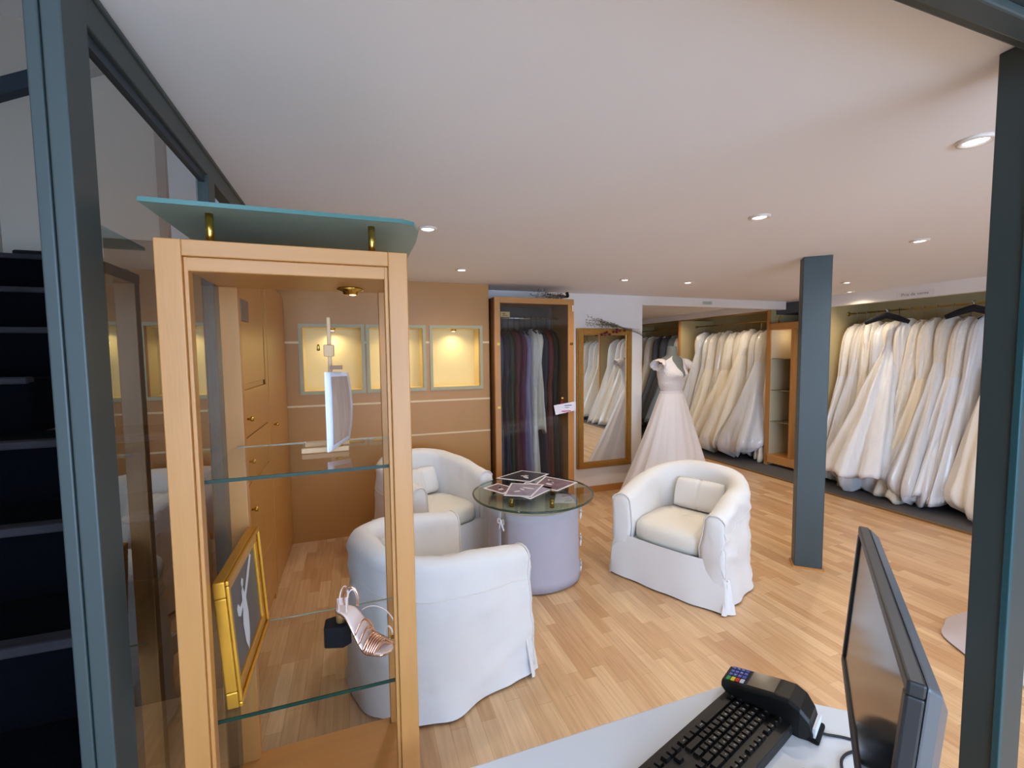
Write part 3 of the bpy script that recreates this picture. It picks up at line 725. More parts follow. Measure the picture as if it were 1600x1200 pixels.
# ------------------------------------------------------------------ dress cabinet
cx0, cx1, cy, cz1 = 1.25, 2.075, 4.02, 2.14
dcab = thing('wardrobe', 'tall glass fronted beech wardrobe full of coloured evening dresses', 'wardrobe', (1.66, 4.3, 0))
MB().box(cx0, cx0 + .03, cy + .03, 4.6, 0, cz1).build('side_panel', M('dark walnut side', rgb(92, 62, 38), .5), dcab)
MB().box(cx1 - .03, cx1, cy + .03, 4.48, 0, cz1).build('side_panel', beech_m, dcab)
MB().box(cx0 + .03, cx1 - .03, cy + .03, 4.6, cz1 - .03, cz1 - .001).build('top_panel', beechh_m, dcab)
MB().box(cx0 + .03, cx1 - .03, 4.57, 4.6, 0, cz1 - .03).build('back_panel', M('dark cabinet lining', rgb(50, 52, 54), .7), dcab)
MB().box(cx0 + .03, cx1 - .03, cy + .03, 4.57, 0, .07).build('bottom_panel', beechh_m, dcab)
fr = MB().box(cx0 + .0, cx0 + .055, cy, cy + .03, 0, cz1).build('stile', beech_m, dcab, bevel=.002)
fr2 = MB().box(cx1 - .065, cx1, cy, cy + .03, 0, cz1).build('stile', beech_m, dcab, bevel=.002)
MB().box(cx0 + .055, cx1 - .065, cy, cy + .03, cz1 - .055, cz1).build('rail', beechh_m, dcab, bevel=.002)
MB().box(cx0 + .055, cx1 - .065, cy, cy + .03, 0, .08).build('rail', beechh_m, dcab, bevel=.002)
dg = MB().add([(cx0 + .055, cy + .012, .08), (cx1 - .065, cy + .012, .08), (cx1 - .065, cy + .012, cz1 - .055), (cx0 + .055, cy + .012, cz1 - .055)], [(0, 1, 2, 3)]).build('glass_door', cabg_m, dcab)
MB().lathe([(.0, .0), (.014, .004), (.018, .014), (.012, .022), (0, .024)], (0, 0, 0), 16).build('knob', brass_m, dg, world=False)
kb = dg.children[0]; kb.rotation_euler = (R(90), 0, 0); kb.location = Vector((1.945, cy + .010, 1.16)) - dcab.location
for z in (1.70, 1.10):
    MB().box(cx0 + .02, cx0 + .05, cy - .003, cy, z - .012, z + .012).box(cx1 - .045, cx1 - .01, cy - .003, cy, z - .012, z + .012).build('hinge', brass_m, dcab)
MB().cyl((cx0 + .03, 4.33, 1.97), (cx1 - .03, 4.33, 1.97), .010, 14).build('rail_rod', hook_m, dcab)
cl = MB().add([(1.925, cy - .002, 1.14), (1.945, cy - .002, 1.14), (1.950, cy - .002, 1.02), (1.92, cy - .002, 1.02)], [(0, 1, 2, 3)]).build('tassel', M('red tassel', rgb(130, 30, 34), .8), solid=.01)
center(cl); tag(cl, 'red tassel hanging from the brass knob of the wardrobe', 'tassel')
cdm = M('white card', rgb(236, 230, 238), .5)
cd = thing('card', 'white notice card with pink print stuck across the wardrobe door', 'card', (1.955, 4.01, 1.0))
MB().add([(1.865, 4.008, 1.00), (2.085, 4.008, 1.035), (2.085, 4.008, 1.125), (1.845, 4.008, 1.095)], [(0, 1, 2, 3)]).build('paper', cdm, cd, solid=.002)
MB().box(1.96, 2.04, 4.004, 4.0065, 1.085, 1.094).box(1.965, 2.01, 4.004, 4.0065, 1.066, 1.071).build('print', M('grey print', rgb(130, 128, 150), .6), cd)
MB().box(1.93, 2.03, 4.004, 4.0065, 1.028, 1.038).build('pink_stripe', M('pink print', rgb(206, 90, 120), .6), cd)
sg = thing('label_plate', 'small yellow label behind the wardrobe glass at top left', 'label', (1.36, 4.03, 1.95))
MB().box(1.315, 1.405, 4.036, 4.042, 1.955, 2.005).build('plate', M('yellow label', rgb(226, 196, 120), .5), sg)
MB().box(1.335, 1.385, 4.033, 4.0355, 1.966, 1.974).box(1.335, 1.36, 4.033, 4.0355, 1.98, 1.992).build('print', M('label print', rgb(150, 120, 60), .6), sg)
struct('trim_21', MB().box(2.055, 2.07, cy - .004, cy - .001, 2.02, 2.08), M('cream tape', rgb(238, 226, 214), .6))

def twig_bunch(name, label, cat, base, length, direction, n, mat, seed, spread=.25, r=.0022, berries=None, bm_=None):
    rr = random.Random(seed); t = thing(name, label, cat, base)
    b = MB(); lv = MB(); d0 = Vector(direction).normalized()
    for i in range(n):
        d = (d0 + Vector((rr.uniform(-1, 1), rr.uniform(-.4, .4), rr.uniform(-.8, .8))) * spread).normalized()
        L_ = length * rr.uniform(.5, 1.0); p = Vector(base) + Vector((rr.uniform(-.02, .02), 0, rr.uniform(-.01, .01)))
        pts = [p + d * L_ * k / 5 + Vector((0, 0, .02 * math.sin(k + i))) * (k / 5) for k in range(6)]
        b.tube(pts, [r * (1 - .13 * k) for k in range(6)], 5)
        for k in range(1, 6):
            for _ in range(3):
                q = pts[k] + Vector((rr.uniform(-.015, .015), rr.uniform(-.008, .008), rr.uniform(-.018, .018)))
                s = rr.uniform(.008, .018); e = Vector((rr.uniform(-1, 1), rr.uniform(-.5, .5), rr.uniform(-1, 1))).normalized() * s
                f = d.cross(e).normalized() * s * .35
                lv.add([pts[k], q + f, q + e, q - f], [(0, 1, 2, 3)])
    b.build('stem', mat, t); lv.build('leaves', mat, t)
    if berries:
        for q in berries:
            bb = MB(); ico = [(.0, -.9), (.6, -.7), (1, -.1), (.85, .5), (.5, .85), (0, .8)]
            bb.lathe([(a * .017, z * .017) for a, z in ico], q, 10).build('dried_rose', bm_, t)
    return t
dryg = M('dried olive foliage', rgb(92, 82, 62), .9, var=.3)
twig_bunch('dried_branch', 'dark dried flower branch lying on top of the wardrobe', 'dried flowers', (2.03, 4.08, 2.17), .42, (-1, -.05, -.02), 16, dryg, 4, .16,
           berries=[(2.03, 4.07, 2.175), (2.045, 4.10, 2.19), (2.02, 4.06, 2.20)], bm_=M('dried black flower', rgb(34, 26, 26), .9))

# ------------------------------------------------------------------ gilt mirror on the white wall
mi = thing('mirror', 'tall rectangular gilt framed mirror on the white wall', 'mirror', (2.69, 4.47, .29))
mx0, mx1, mz0, mz1 = 2.345, 3.05, .295, 1.885; my = 4.455; mw = .075
for (a, b, c, d, nm) in ((mx0, mx0 + mw, mz0, mz1, 'v'), (mx1 - mw, mx1, mz0, mz1, 'v')):
    q = MB().box(a, b, my, 4.495, c, d); q.box(a + .012, b - .012, my - .014, my, c + .012, d - .012); q.box(a + .03, b - .03, my - .02, my - .014, c + .02, d - .02)
    q.build('frame_side', brass_dull, mi, bevel=.006, seg=3)
for (c, d) in ((mz0, mz0 + mw), (mz1 - mw, mz1)):
    q = MB().box(mx0 + mw, mx1 - mw, my, 4.495, c, d); q.box(mx0 + mw - .02, mx1 - mw + .02, my - .014, my, c + .012, d - .012); q.box(mx0 + .05, mx1 - .05, my - .02, my - .014, c + .03, d - .03)
    q.build('frame_rail', brass_dull, mi, bevel=.006, seg=3)
MB().add([(mx0 + mw, my + .012, mz0 + mw), (mx1 - mw, my + .012, mz0 + mw), (mx1 - mw, my + .012, mz1 - mw), (mx0 + mw, my + .012, mz1 - mw)], [(0, 1, 2, 3)]).build('mirror_glass', mirror_m, mi)
rr = random.Random(5)
bq = twig_bunch('dried_bouquet', 'dried rose bouquet laid across the top of the gilt mirror', 'dried flowers', (2.86, 4.40, 1.895), .45, (-1, -.02, .16), 20, M('dried mauve green stems', rgb(116, 108, 86), .9, var=.35), 9, .14,
           berries=[(2.62 + .035 * i + rr.uniform(-.01, .01), 4.40 + rr.uniform(-.02, .02), 1.80 + .010 * i + rr.uniform(-.02, .02)) for i in range(9)], bm_=M('dried red rose', rgb(92, 28, 32), .9, bump=.5))
b = MB()
for i in range(6): b.tube([(2.84, 4.41, 1.90), (3.02 + .02 * i, 4.42, 1.885 - .012 * i), (3.14 + .02 * i, 4.44, 1.875 - .022 * i)], .0016, 5)
b.build('bare_stems', dryg, bq)

# ------------------------------------------------------------------ gowns
def gown(label, cat, group, x, y, rot=0.0, top=1.93, hem=.06, rx=.42, ry=.15, sway=.30, swy=0.0, waist=.66, mat=None, mat2=None, seed=0,
         rod=2.04, folds=7, nu=72, nv=40, round_hem=False, hanger=None, sleeves=False, bag=False, shoulder=.18, wd=.075, name='wedding_dress'):
    rn = random.Random(seed); t = thing(name, label, cat, (x, y, 0), rot, group)
    H_ = top - hem
    ph = [rn.uniform(0, 6.28) for _ in range(4)]
    nf = folds + rn.choice((-1, 0, 1)); wx = rn.uniform(.15, .20) if rx > .2 else .12; shoulder = shoulder * rn.uniform(.75, 1.1); swy = swy + (rn.uniform(-.05, .05) if rx > .2 else 0)
    def surf(u, tt, k=1.0):
        # tt 0 hem .. 1 shoulder
        th = 2 * PI * u; c, s = math.cos(th), math.sin(th)
        if tt < waist:
            q = tt / waist; e = (1 - q)
            ax = wx + (rx - wx) * e ** 1.05; ay = wd * .9 + (ry - wd * .9) * e ** 1.05
        else:
            q = (tt - waist) / (1 - waist); b_ = math.sin(PI * min(1, q * .9))
            ax = wx + (shoulder - wx) * q ** .7 + .02 * b_; ay = wd * .9 + .03 * b_
            if q > .62: r_ = math.sqrt(max(0, 1 - ((q - .62) / .38) ** 2.4)); ax *= .22 + .78 * r_; ay *= .28 + .72 * r_
        e = max(0, 1 - tt / waist)
        rip = 1 + (.07 + .13 * e) * math.sin(nf * th + ph[0] + 1.2 * e + .8 * math.sin(2 * th + ph[2])) * (min(1, e * 3) * .8 + .2) + (.03 + .06 * e) * math.sin((2 * nf + 3) * th + ph[1] + 2 * math.sin(th + ph[3]))
        rip += .09 * noise.noise(Vector((c * 2 + seed, s * 2, tt * 4))) + .03 * noise.noise(Vector((c * 9 + seed, s * 9, tt * 7)))
        if round_hem and tt < .14:
            r_ = math.sqrt(max(0.0, 1 - (1 - tt / .14) ** 2)); rip *= .25 + .75 * r_
        px = c * ax * rip * k; py = s * ay * rip * k
        off = (1 - tt) ** 1.25
        zz = hem + H_ * tt
        if tt < .2: zz += (1 - tt / .2) * .03 * math.sin(nf * th + ph[2]) + (1 - tt / .2) * .05 * math.sin(th + ph[3])
        return Vector((px - sway * off, py + swy * off, max(zz, .02)))
    nw = int(nv * waist)
    sk = MB(); sk.grid(nu, nw + 1, lambda u, v: surf(u, v * waist), closeu=True)
    o = len(sk.v); sk.v.append(surf(0, .0) * 0 + Vector((-sway, swy, hem + .05)))
    sk.f += [(i, (i + 1) % nu, o) for i in range(nu)]; sk.sm += [True] * nu
    sk.build('skirt', mat, t, world=False)
    bd = MB(); bd.grid(nu, nv - nw, lambda u, v: surf(u, waist + (1 - waist) * v), closeu=True)
    if sleeves:
        for s_ in (-1, 1):
            p0 = Vector((s_ * shoulder * .8 - sway * .02, 0, top - .05)); 
            bd.tube([p0, p0 + Vector((s_ * .06, -.01, -.12)), p0 + Vector((s_ * .05, -.015, -.32)), p0 + Vector((s_ * .02, -.02, -.50))], [.045, .045, .035, .028], 12, flat=.7)
    bd.build('bodice', mat2 or mat, t, world=False, weld=True)
    hk = MB(); hz = top - .02
    hook = [(0, 0, hz), (0, 0, rod + .0)] + [(.018 * math.sin(a) * 1.0, 0, rod + .012 - .0 + .018 * (math.cos(a)) - .012 + .006) for a in [PI * 1.5 + k * PI * 1.25 / 6 for k in range(7)]]
    hk.tube([(0, 0, hz), (0, 0, rod - .01), (-.013, 0, rod + .002), (-.010, 0, rod + .014), (.004, 0, rod + .019), (.014, 0, rod + .008)], .0028, 6)
    hk.tube([(-shoulder * .85, 0, top - .045), (0, 0, top + .005), (shoulder * .85, 0, top - .045)], .007, 8)
    hk.build('hanger', hanger or hook_m, t, world=False)
    if bag:
        bg_ = MB(); bg_.grid(nu, 24, lambda u, v: surf(u, .04 + .955 * v, 1.07) + Vector((0, 0, .006)), closeu=True)
        bg_.build('garment_bag', bagm, t, world=False)
    return t
bagm = glass_mat('clear garment bag', (.95, .95, .95), .18, .9, .06)
blackhang = M('black velvet hanger', rgb(22, 20, 24), .9)

RX = 5.86
def rail(y0, y1, z, label, x=RX):
    t = thing('clothes_rail', label, 'clothes rail', (x, (y0 + y1) / 2, z), group='brass clothes rails')
    MB().cyl((x, y0 + .002, z), (x, y1 - .002, z), .0095, 14).build('rod', brass_m, t)
    for yy, s in ((y0, 1), (y1, -1)): MB().cyl((x, yy + s * .001, z), (x, yy + s * .012, z), .024, 18).build('bracket', brass_m, t)
rail(1.035, 3.93, 2.06, 'long brass clothes rail above the gowns right of the pillar')
rail(4.785, 6.58, 2.06, 'brass clothes rail over the white gowns left of the shelf cabinet')
rail(6.615, 8.3, 2.06, 'brass clothes rail over the dark dresses behind the mannequin')
rail(-.41, 1.0, 2.06, 'brass clothes rail seen only in the gilt mirror')
rail(-2.55, -.45, 2.06, 'brass clothes rail furthest behind, seen only in the gilt mirror')

GN = 'white gowns hanging right of the pillar'
near = [ # label, y, params
 ('smooth ivory satin gown hanging beside the right post, nearest of the rack', 2.44, dict(rx=.36, ry=.27, sway=.48, swy=-.06, mat=satin_m, hem=.03, folds=4, waist=.80, shoulder=.12, round_hem=True)),
 ('sheer white gown second from the right post with black straps on its hanger', 2.62, dict(rx=.30, ry=.16, sway=.30, mat=tulle_m, hem=.12, hanger=blackhang, bag=True)),
 ('white organza gown third from the right post, its hem falling in narrow folds', 2.74, dict(rx=.28, ry=.14, sway=.40, mat=tulle_m, mat2=lace_m, hem=.16, folds=9)),
 ('bagged white gown with a bulging rounded hem, fourth from the right post', 2.88, dict(rx=.34, ry=.25, sway=.46, mat=tulle_m, mat2=lace_m, hem=.07, round_hem=True, bag=True, waist=.74)),
 ('blush tinted lace gown in the middle of the near rack', 3.02, dict(rx=.34, ry=.20, sway=.30, mat=champ_m, mat2=lace_m, hem=.05)),
 ('ivory gown leaning left behind the blush one in the near rack', 3.14, dict(rx=.28, ry=.16, sway=.28, swy=.05, mat=lace_m, hem=.05, round_hem=True)),
 ('plain white gown half hidden in the middle of the near rack', 3.26, dict(rx=.26, ry=.14, sway=.22, mat=satin_m, hem=.10)),
 ('full white princess gown on a black velvet hanger, widest of the near rack', 3.37, dict(rx=.40, ry=.36, sway=.50, mat=tulle_m, mat2=lace_m, hem=.30, hanger=blackhang, folds=8, waist=.82)),
 ('bagged gown bulging at the floor under the widest gown of the near rack', 3.48, dict(rx=.40, ry=.26, sway=.36, mat=tulle_m, hem=.03, round_hem=True, bag=True)),
 ('narrow beaded gown third from the shelf cabinet in the near rack', 3.60, dict(rx=.28, ry=.14, sway=.26, mat=lace_m, hem=.06, sleeves=True)),
 ('white jacket sleeved gown second from the shelf cabinet in the near rack', 3.71, dict(rx=.34, ry=.18, sway=.34, mat=tulle_m, mat2=satin_m, hem=.04, round_hem=True, bag=True)),
 ('white gown closest to the pillar in the near rack', 3.82, dict(rx=.32, ry=.12, sway=.32, mat=tulle_m, mat2=lace_m, hem=.05)),
]
for i, (lab, y, kw) in enumerate(near):
    gown(lab, 'wedding dress', GN, RX, y, seed=20 + i, top=1.955 - .012 * (i % 3), rod=2.06, **kw)
# gowns further along this rack, behind the right post
for i, y in enumerate((1.55, 1.80, 2.04, 2.25)):
    gown('white gown hanging behind the right post, part of the near rack hidden by it', 'wedding dress', 'gowns hidden by the right post', RX, y, seed=50 + i, rx=.38, ry=.13, sway=.30, mat=(tulle_m, lace_m, satin_m)[i % 3], rod=2.06, nu=32, nv=22, folds=6)
GM = 'white gowns hanging left of the shelf cabinet'
mid = [
 ('pale pink edged white gown touching the shelf cabinet, rightmost of the middle rack', 4.90, dict(rx=.24, ry=.10, sway=.18, mat=champ_m, mat2=lace_m, hem=.04)),
 ('full ivory gown with a lace bodice, second from the shelf cabinet', 5.06, dict(rx=.38, ry=.32, sway=.46, mat=tulle_m, mat2=lace_m, hem=.10, round_hem=True, bag=True, waist=.74)),
 ('white gown in clear bag, third from the shelf cabinet', 5.20, dict(rx=.26, ry=.14, sway=.24, mat=tulle_m, mat2=lace_m, hem=.12, bag=True)),
 ('flowered ivory gown with a wide train, fourth from the shelf cabinet', 5.36, dict(rx=.38, ry=.34, sway=.46, swy=.14, mat=champ_m, mat2=lace_m, hem=.10, round_hem=True, waist=.78)),
 ('slim ivory gown fifth from the shelf cabinet in the middle rack', 5.50, dict(rx=.26, ry=.14, sway=.24, mat=satin_m, mat2=lace_m, hem=.14)),
 ('champagne tulle gown in the centre of the middle rack', 5.66, dict(rx=.36, ry=.30, sway=.42, swy=.10, mat=champ_m, hem=.12, round_hem=True)),
 ('ivory lace gown left of the centre of the middle rack', 5.82, dict(rx=.28, ry=.18, sway=.30, mat=lace_m, hem=.10, bag=True)),
 ('ruffled ivory gown second from the left divider in the middle rack', 6.00, dict(rx=.36, ry=.26, sway=.40, mat=champ_m, mat2=lace_m, hem=.12, folds=9)),
 ('bagged white gown third along from the left divider in the middle rack', 6.16, dict(rx=.28, ry=.16, sway=.30, mat=tulle_m, hem=.12, bag=True)),
 ('white gown in a clear bag against the left divider, leftmost of the middle rack', 6.34, dict(rx=.36, ry=.20, sway=.40, mat=tulle_m, hem=.10, bag=True, shoulder=.2, waist=.8)),
]
for i, (lab, y, kw) in enumerate(mid):
    gown(lab, 'wedding dress', GM, RX, y, seed=80 + i, top=1.955 - .015 * (i % 3), rod=2.06, nu=40, nv=28, **kw)
dk = lambda r, g, b, n: M(n, rgb(r, g, b), .6, var=.1, vscale=10, bump=.3, bscale=20)
slate = dk(82, 86, 92, 'slate fabric'); brownf = dk(74, 60, 58, 'brown fabric'); bluegrey = dk(128, 140, 152, 'blue grey fabric')
far = [('brown evening dress against the divider behind the mannequin', 6.72, brownf), ('white jacket hanging behind the mannequin shoulder', 6.90, tulle_m),
       ('blue grey dress hanging directly behind the mannequin neck', 7.08, bluegrey), ('charcoal grey suit bag hanging left behind the mannequin', 7.30, slate),
       ('second charcoal garment behind the mannequin, beside the suit bag', 7.52, slate), ('pale beige gown furthest back in the room', 7.80, champ_m), ('ivory gown at the far end of the last rack', 8.05, lace_m)]
for i, (lab, y, mt) in enumerate(far):
    gown(lab, 'dress', 'garments on the rack behind the mannequin', RX, y, seed=120 + i, rx=.36, ry=.13, sway=.26, mat=mt, rod=2.06, top=1.94, nu=32, nv=22, folds=6, shoulder=.2, hem=.3, name='evening_dress')
for i, y in enumerate((-1.9, -1.65, -1.4, -1.15, -.9, -.7, -.2, .05, .3, .55, .8)):
    gown('white gown on the rack behind the camera, seen only in the gilt mirror', 'wedding dress', 'gowns seen in the mirror', RX, y, seed=150 + i, rx=.40, ry=.16, sway=.34, mat=(tulle_m, satin_m, lace_m)[i % 3], rod=2.06, nu=28, nv=20, folds=6, hem=.05,
         hanger=blackhang if i % 4 == 1 else None)
# black velvet hangers poking out over the near gowns
def black_hanger(label, x, y, z, rot):
    t = thing('clothes_hanger', label, 'hanger', (x, y, z), rot)
    MB().tube([(-.20, 0, -.045), (-.10, 0, .0), (0, 0, .035), (.10, 0, .0), (.20, 0, -.045)], [.022, .032, .036, .032, .022], 12, flat=.6).build('padded_bar', blackhang, t, world=False)
    MB().tube([(0, 0, .03), (0, 0, .085), (-.014, 0, .10), (0, 0, .112), (.014, 0, .10)], .003, 6).build('hook', hook_m, t, world=False)
black_hanger('black padded hanger poking out above the widest white gown', 5.60, 3.34, 1.955, R(-40))
black_hanger('black padded hanger above the gown second from the right post', 5.64, 2.62, 1.965, R(-50))

# evening dresses in the glass wardrobe (their rail runs left to right)
navy = dk(26, 34, 62, 'navy satin'); dgreen = dk(20, 62, 52, 'dark green satin'); maroon = dk(84, 26, 46, 'maroon satin')
plum = dk(96, 40, 78, 'plum satin'); lil = dk(150, 140, 170, 'lilac satin'); red_ = dk(110, 34, 30, 'dark red satin'); blk2 = dk(18, 18, 22, 'black satin'); teal = dk(50, 84, 110, 'teal blue satin')
ev = [('glossy steel blue dress, leftmost in the glass wardrobe', 1.36, teal, 0), ('navy dress beside the steel blue one in the glass wardrobe', 1.43, navy, 0), ('dark green satin dress in the glass wardrobe', 1.49, dgreen, 0),
      ('maroon dress right of the dark green one in the wardrobe', 1.55, maroon, 0), ('plum dress with a pink bow in the wardrobe', 1.61, plum, 0), ('lilac dress left of the long white one in the wardrobe', 1.665, lil, .1),
      ('long white lace gown in the middle of the glass wardrobe', 1.74, lace_m, 0), ('short cream lace dress right of the long white one in the wardrobe', 1.80, champ_m, .75),
      ('dark navy dress below the short cream one in the wardrobe', 1.85, navy, 0), ('dark red dress near the right stile of the wardrobe', 1.91, red_, 0), ('black dress, rightmost in the glass wardrobe', 1.965, blk2, 0)]
for i, (lab, x, mt, h) in enumerate(ev):
    gown(lab, 'dress', 'evening dresses in the glass wardrobe', x, 4.33, rot=R(90), seed=200 + i, rx=.17, ry=.045 if mt is not lace_m else .06, sway=0, mat=mt, rod=1.97, top=1.86 - .01 * (i % 3), hem=max(.1, h + .1) if h else .12, nu=28, nv=20, folds=4, shoulder=.15, wd=.035, name='evening_dress',
         hanger=blackhang)

# ------------------------------------------------------------------ shelf cabinet between the racks
sc_ = thing('shelf_cabinet', 'open beech shelf cabinet with lit beige interior between the gown racks', 'cabinet', (5.8, 4.35, 0))
q0, q1 = 3.98, 4.74
lining = M('beige shelf cabinet lining', rgb(214, 202, 166), .6, var=.04)
for a_ in (q1 - .04, q0):
    sp_o = MB().box(5.475, 6.0, a_, a_ + .04, .012, 1.99).build('side_panel', lining, sc_)
    MB().box(5.45, 5.475, a_ - .012, a_ + .052 if a_ == q0 else a_ + .04, .012, 1.99).build('front_edge', beech_m, sp_o, bevel=.002)
MB().box(5.45, 6.0, q0 + .04, q1 - .04, 1.90, 1.99).build('top_panel', beech_m, sc_, bevel=.002)
MB().box(5.45, 6.0, q0 + .04, q1 - .04, .05, .16).build('bottom_panel', M('beech base with painted orange light', rgb(214, 150, 84), .4, var=.08), sc_, bevel=.002)  # beech brightened so its colour carries the orange light on the base
MB().box(5.98, 6.02, q0 + .04, q1 - .04, .16, 1.90).build('back_panel', M('beige shelf cabinet back', rgb(208, 196, 158), .6, var=.04), sc_)
MB().box(5.45, 5.97, 4.33, 4.37, .16, 1.90).build('divider', beech_m, sc_)
for z in (.62, 1.06, 1.50):
    MB().box(5.50, 5.978, q0 + .042, 4.328, z, z + .008).box(5.50, 5.978, 4.372, q1 - .042, z, z + .008).build('glass_shelf', M('thin shelf glass edge', rgb(140, 130, 100), .2), sc_)
light('cabinet light', 'POINT', (5.75, 4.52, 1.82), .9, (1, .88, .66), None, size=.03)
o = MB().tube([(5.52, 4.62, 1.99), (5.52, 4.62, 2.06), (5.52, 4.60, 2.09), (5.52, 4.575, 2.07)], .008, 8).build('brass_hook', brass_m); center(o)
tag(o, 'small brass hook standing on top of the shelf cabinet', 'hook')

# ------------------------------------------------------------------ signs on the headers
tx = M('grey sign lettering', rgb(112, 104, 100), .7)
sgn = thing('sign', 'small white paper sign reading Prix de vente on the near rack header', 'sign', (5.497, 3.02, 2.15))
MB().box(5.495, 5.499, 2.87, 3.20, 2.148, 2.215).build('paper', M('sign paper', rgb(224, 216, 208), .7), sgn)
tb_ = MB(); text_faces(tb_, 'Prix de vente', .045, (5.494, 3.03, 2.182), (0, -1, 0), (0, 0, 1)); tb_.build('lettering', tx, sgn)
sg2 = thing('sign', 'tiny green exit sign on the beam over the opening', 'sign', (4.18, 4.498, 2.19))
sg2['label'] = 'tiny greenish grey sign on the white beam over the opening'
MB().box(4.10, 4.245, 4.494, 4.499, 2.195, 2.235).build('plate', M('pale green plate', rgb(190, 194, 176), .6), sg2)
tb_ = MB(); text_faces(tb_, 'SOLDE', .036, (4.172, 4.4935, 2.215), (1, 0, 0), (0, 0, 1)); tb_.build('lettering', M('green grey lettering', rgb(110, 116, 100), .7), sg2)

# ------------------------------------------------------------------ dressed mannequin
mq = thing('mannequin', 'grey dressmaking mannequin with a bare neck in front of the racks', 'mannequin', (3.34, 4.12, 0), R(12))
def body(u, z, k=1.0):
    th = 2 * PI * u; c, s = math.cos(th), math.sin(th)
    keys = [(.95, .17, .125), (1.06, .125, .10), (1.12, .118, .095), (1.22, .145, .115), (1.32, .165, .125), (1.40, .170, .10), (1.455, .165, .080), (1.485, .115, .068), (1.505, .062, .056), (1.56, .052, .052), (1.60, .050, .050)]
    for a, b in zip(keys, keys[1:]):
        if z <= b[0] or b is keys[-1]:
            q = max(0, min(1, (z - a[0]) / (b[0] - a[0]))); q = q * q * (3 - 2 * q)
            ax = a[1] + (b[1] - a[1]) * q; ay = a[2] + (b[2] - a[2]) * q; break
    bust = 0
    if 1.18 < z < 1.42: bust = .030 * math.exp(-((z - 1.30) / .05) ** 2) * max(0, -s) ** 1.5 * (1 + .4 * abs(math.sin(2 * th)))
    return Vector((c * ax * k * 1.06, s * ay * k * 1.06 - bust * k, z * 1.045))
MB().grid(40, 40, lambda u, v: body(u, .95 + .65 * v), closeu=True).lathe([(.05, 1.60), (.03, 1.612), (0, 1.615)], (0, 0, 0), 40).build('torso', manq_m, mq, world=False)
MB().cyl((0, 0, .02), (0, 0, .97), .016, 16).lathe([(.16, .0), (.15, .02), (.03, .035)], (0, 0, 0), 28).build('stand', M('grey metal stand', rgb(120, 120, 120), .4, metal=.5), mq, world=False)
wd_ = thing('wedding_dress', 'white A-line gown with lace cap sleeves and V neck on the mannequin', 'wedding dress', (3.34, 4.12, 0), R(12))
dress_m = M('white chiffon', rgb(226, 220, 222), .6, var=.02, vscale=12, bump=.15, bscale=30, sheen=.3)
def topz(u):
    th = 2 * PI * u; c, s = math.cos(th), math.sin(th)
    a = abs(c)
    zt = 1.47 - .0 * a
    if s < 0:      # front: V
        zt = 1.262 + .238 * min(1, (a / .60)) ** .85
    else: zt = 1.40 + .09 * min(1, a / .55)
    if a > .62: zt = 1.50 - (a - .62) / .38 * .085
    return zt
def bod(u, v):
    zt = topz(u); z = 1.08 + (zt - 1.08) * v; return body(u, z, 1.045)
MB().grid(96, 26, bod, closeu=True).build('bodice', M('white lace bodice', rgb(228, 222, 220), .6, var=.05, vscale=60, bump=.6, bscale=70), wd_, world=False)
for s_ in (-1, 1):
    def slv(u, v, s_=s_):
        a = 2 * PI * u; rr_ = .030 + .062 * math.sin(PI * .5 * v) ** .8
        return Vector((s_ * (.135 + .105 * v + .022 * math.cos(a)), math.sin(a) * rr_ * 1.05, 1.515 - .055 * v + math.cos(a) * rr_ * .62 + .005 * math.sin(12 * a) * v))
    MB().grid(40, 12, slv, closeu=True).build('cap_sleeve', MATS['white lace bodice'], wd_, world=False)
MB().lathe([(.139, 1.145), (.143, 1.16), (.139, 1.18)], (0, 0, 0), 40, caps=False).build('waistband', dress_m, wd_, world=False)
wdc = wd_.children[-1]
for v in wdc.data.vertices: v.co.y *= .82
def skf(u, v):
    th = 2 * PI * u; c, s = math.cos(th), math.sin(th); e = 1 - v
    r1 = .134 + .44 * e ** .92; r2 = .112 + .26 * e ** .92
    rip = 1 + (.035 * e ** .6) * math.sin(17 * th + .8 * math.sin(3 * th)) + .03 * e * math.sin(7 * th + 1) + .01 * e * math.sin(41 * th)
    tr = max(0, -c) ** 2 * .16 * e ** 2
    return Vector((c * (r1 + tr) * rip, s * r2 * rip, .015 + 1.15 * v))
MB().grid(160, 30, skf, closeu=True).build('skirt', dress_m, wd_, world=False)

# ------------------------------------------------------------------ fabric seen behind the right post
def pouf(u, v):
    th = 2 * PI * u; q = v
    r = (.335 * (1 - q) ** .9 + .02); 
    r *= 1 + .02 * math.sin(9 * th) * (1 - q)
    return Vector((3.31 + r * math.cos(th) * 1.1, 1.17 + r * math.sin(th) * 1.1, .012 + .40 * q ** 1.1))
o = MB().grid(60, 18, pouf, closeu=True).build('floor_pouf', M('pale mauve cotton', rgb(208, 198, 204), .85, bump=.15, bscale=20))
center(o); tag(o, 'pale mauve fabric heap on the parquet, half hidden by the right post', 'pouf')

# ------------------------------------------------------------------ desk with keyboard, terminal, monitor
DZ = .72
dk_ = thing('desk', 'white laminate desk with a clipped corner at the bottom edge', 'desk', (.65, .45, 0))
top_pts = [(-.30, .885), (.905, .885), (1.115, .715), (1.14, .66), (1.14, .05), (-.30, .05)]
MB().prism(top_pts, lambda p: (p[0], p[1], DZ - .028), lambda p: (p[0], p[1], DZ)).build('desktop', white_m, dk_, bevel=.004)
for x, y in ((-.2, .75), (.88, .75), (-.2, .12), (.98, .12)): MB().box(x - .03, x + .03, y - .03, y + .03, 0, DZ - .028).build('leg', steel_m, dk_, bevel=.003)

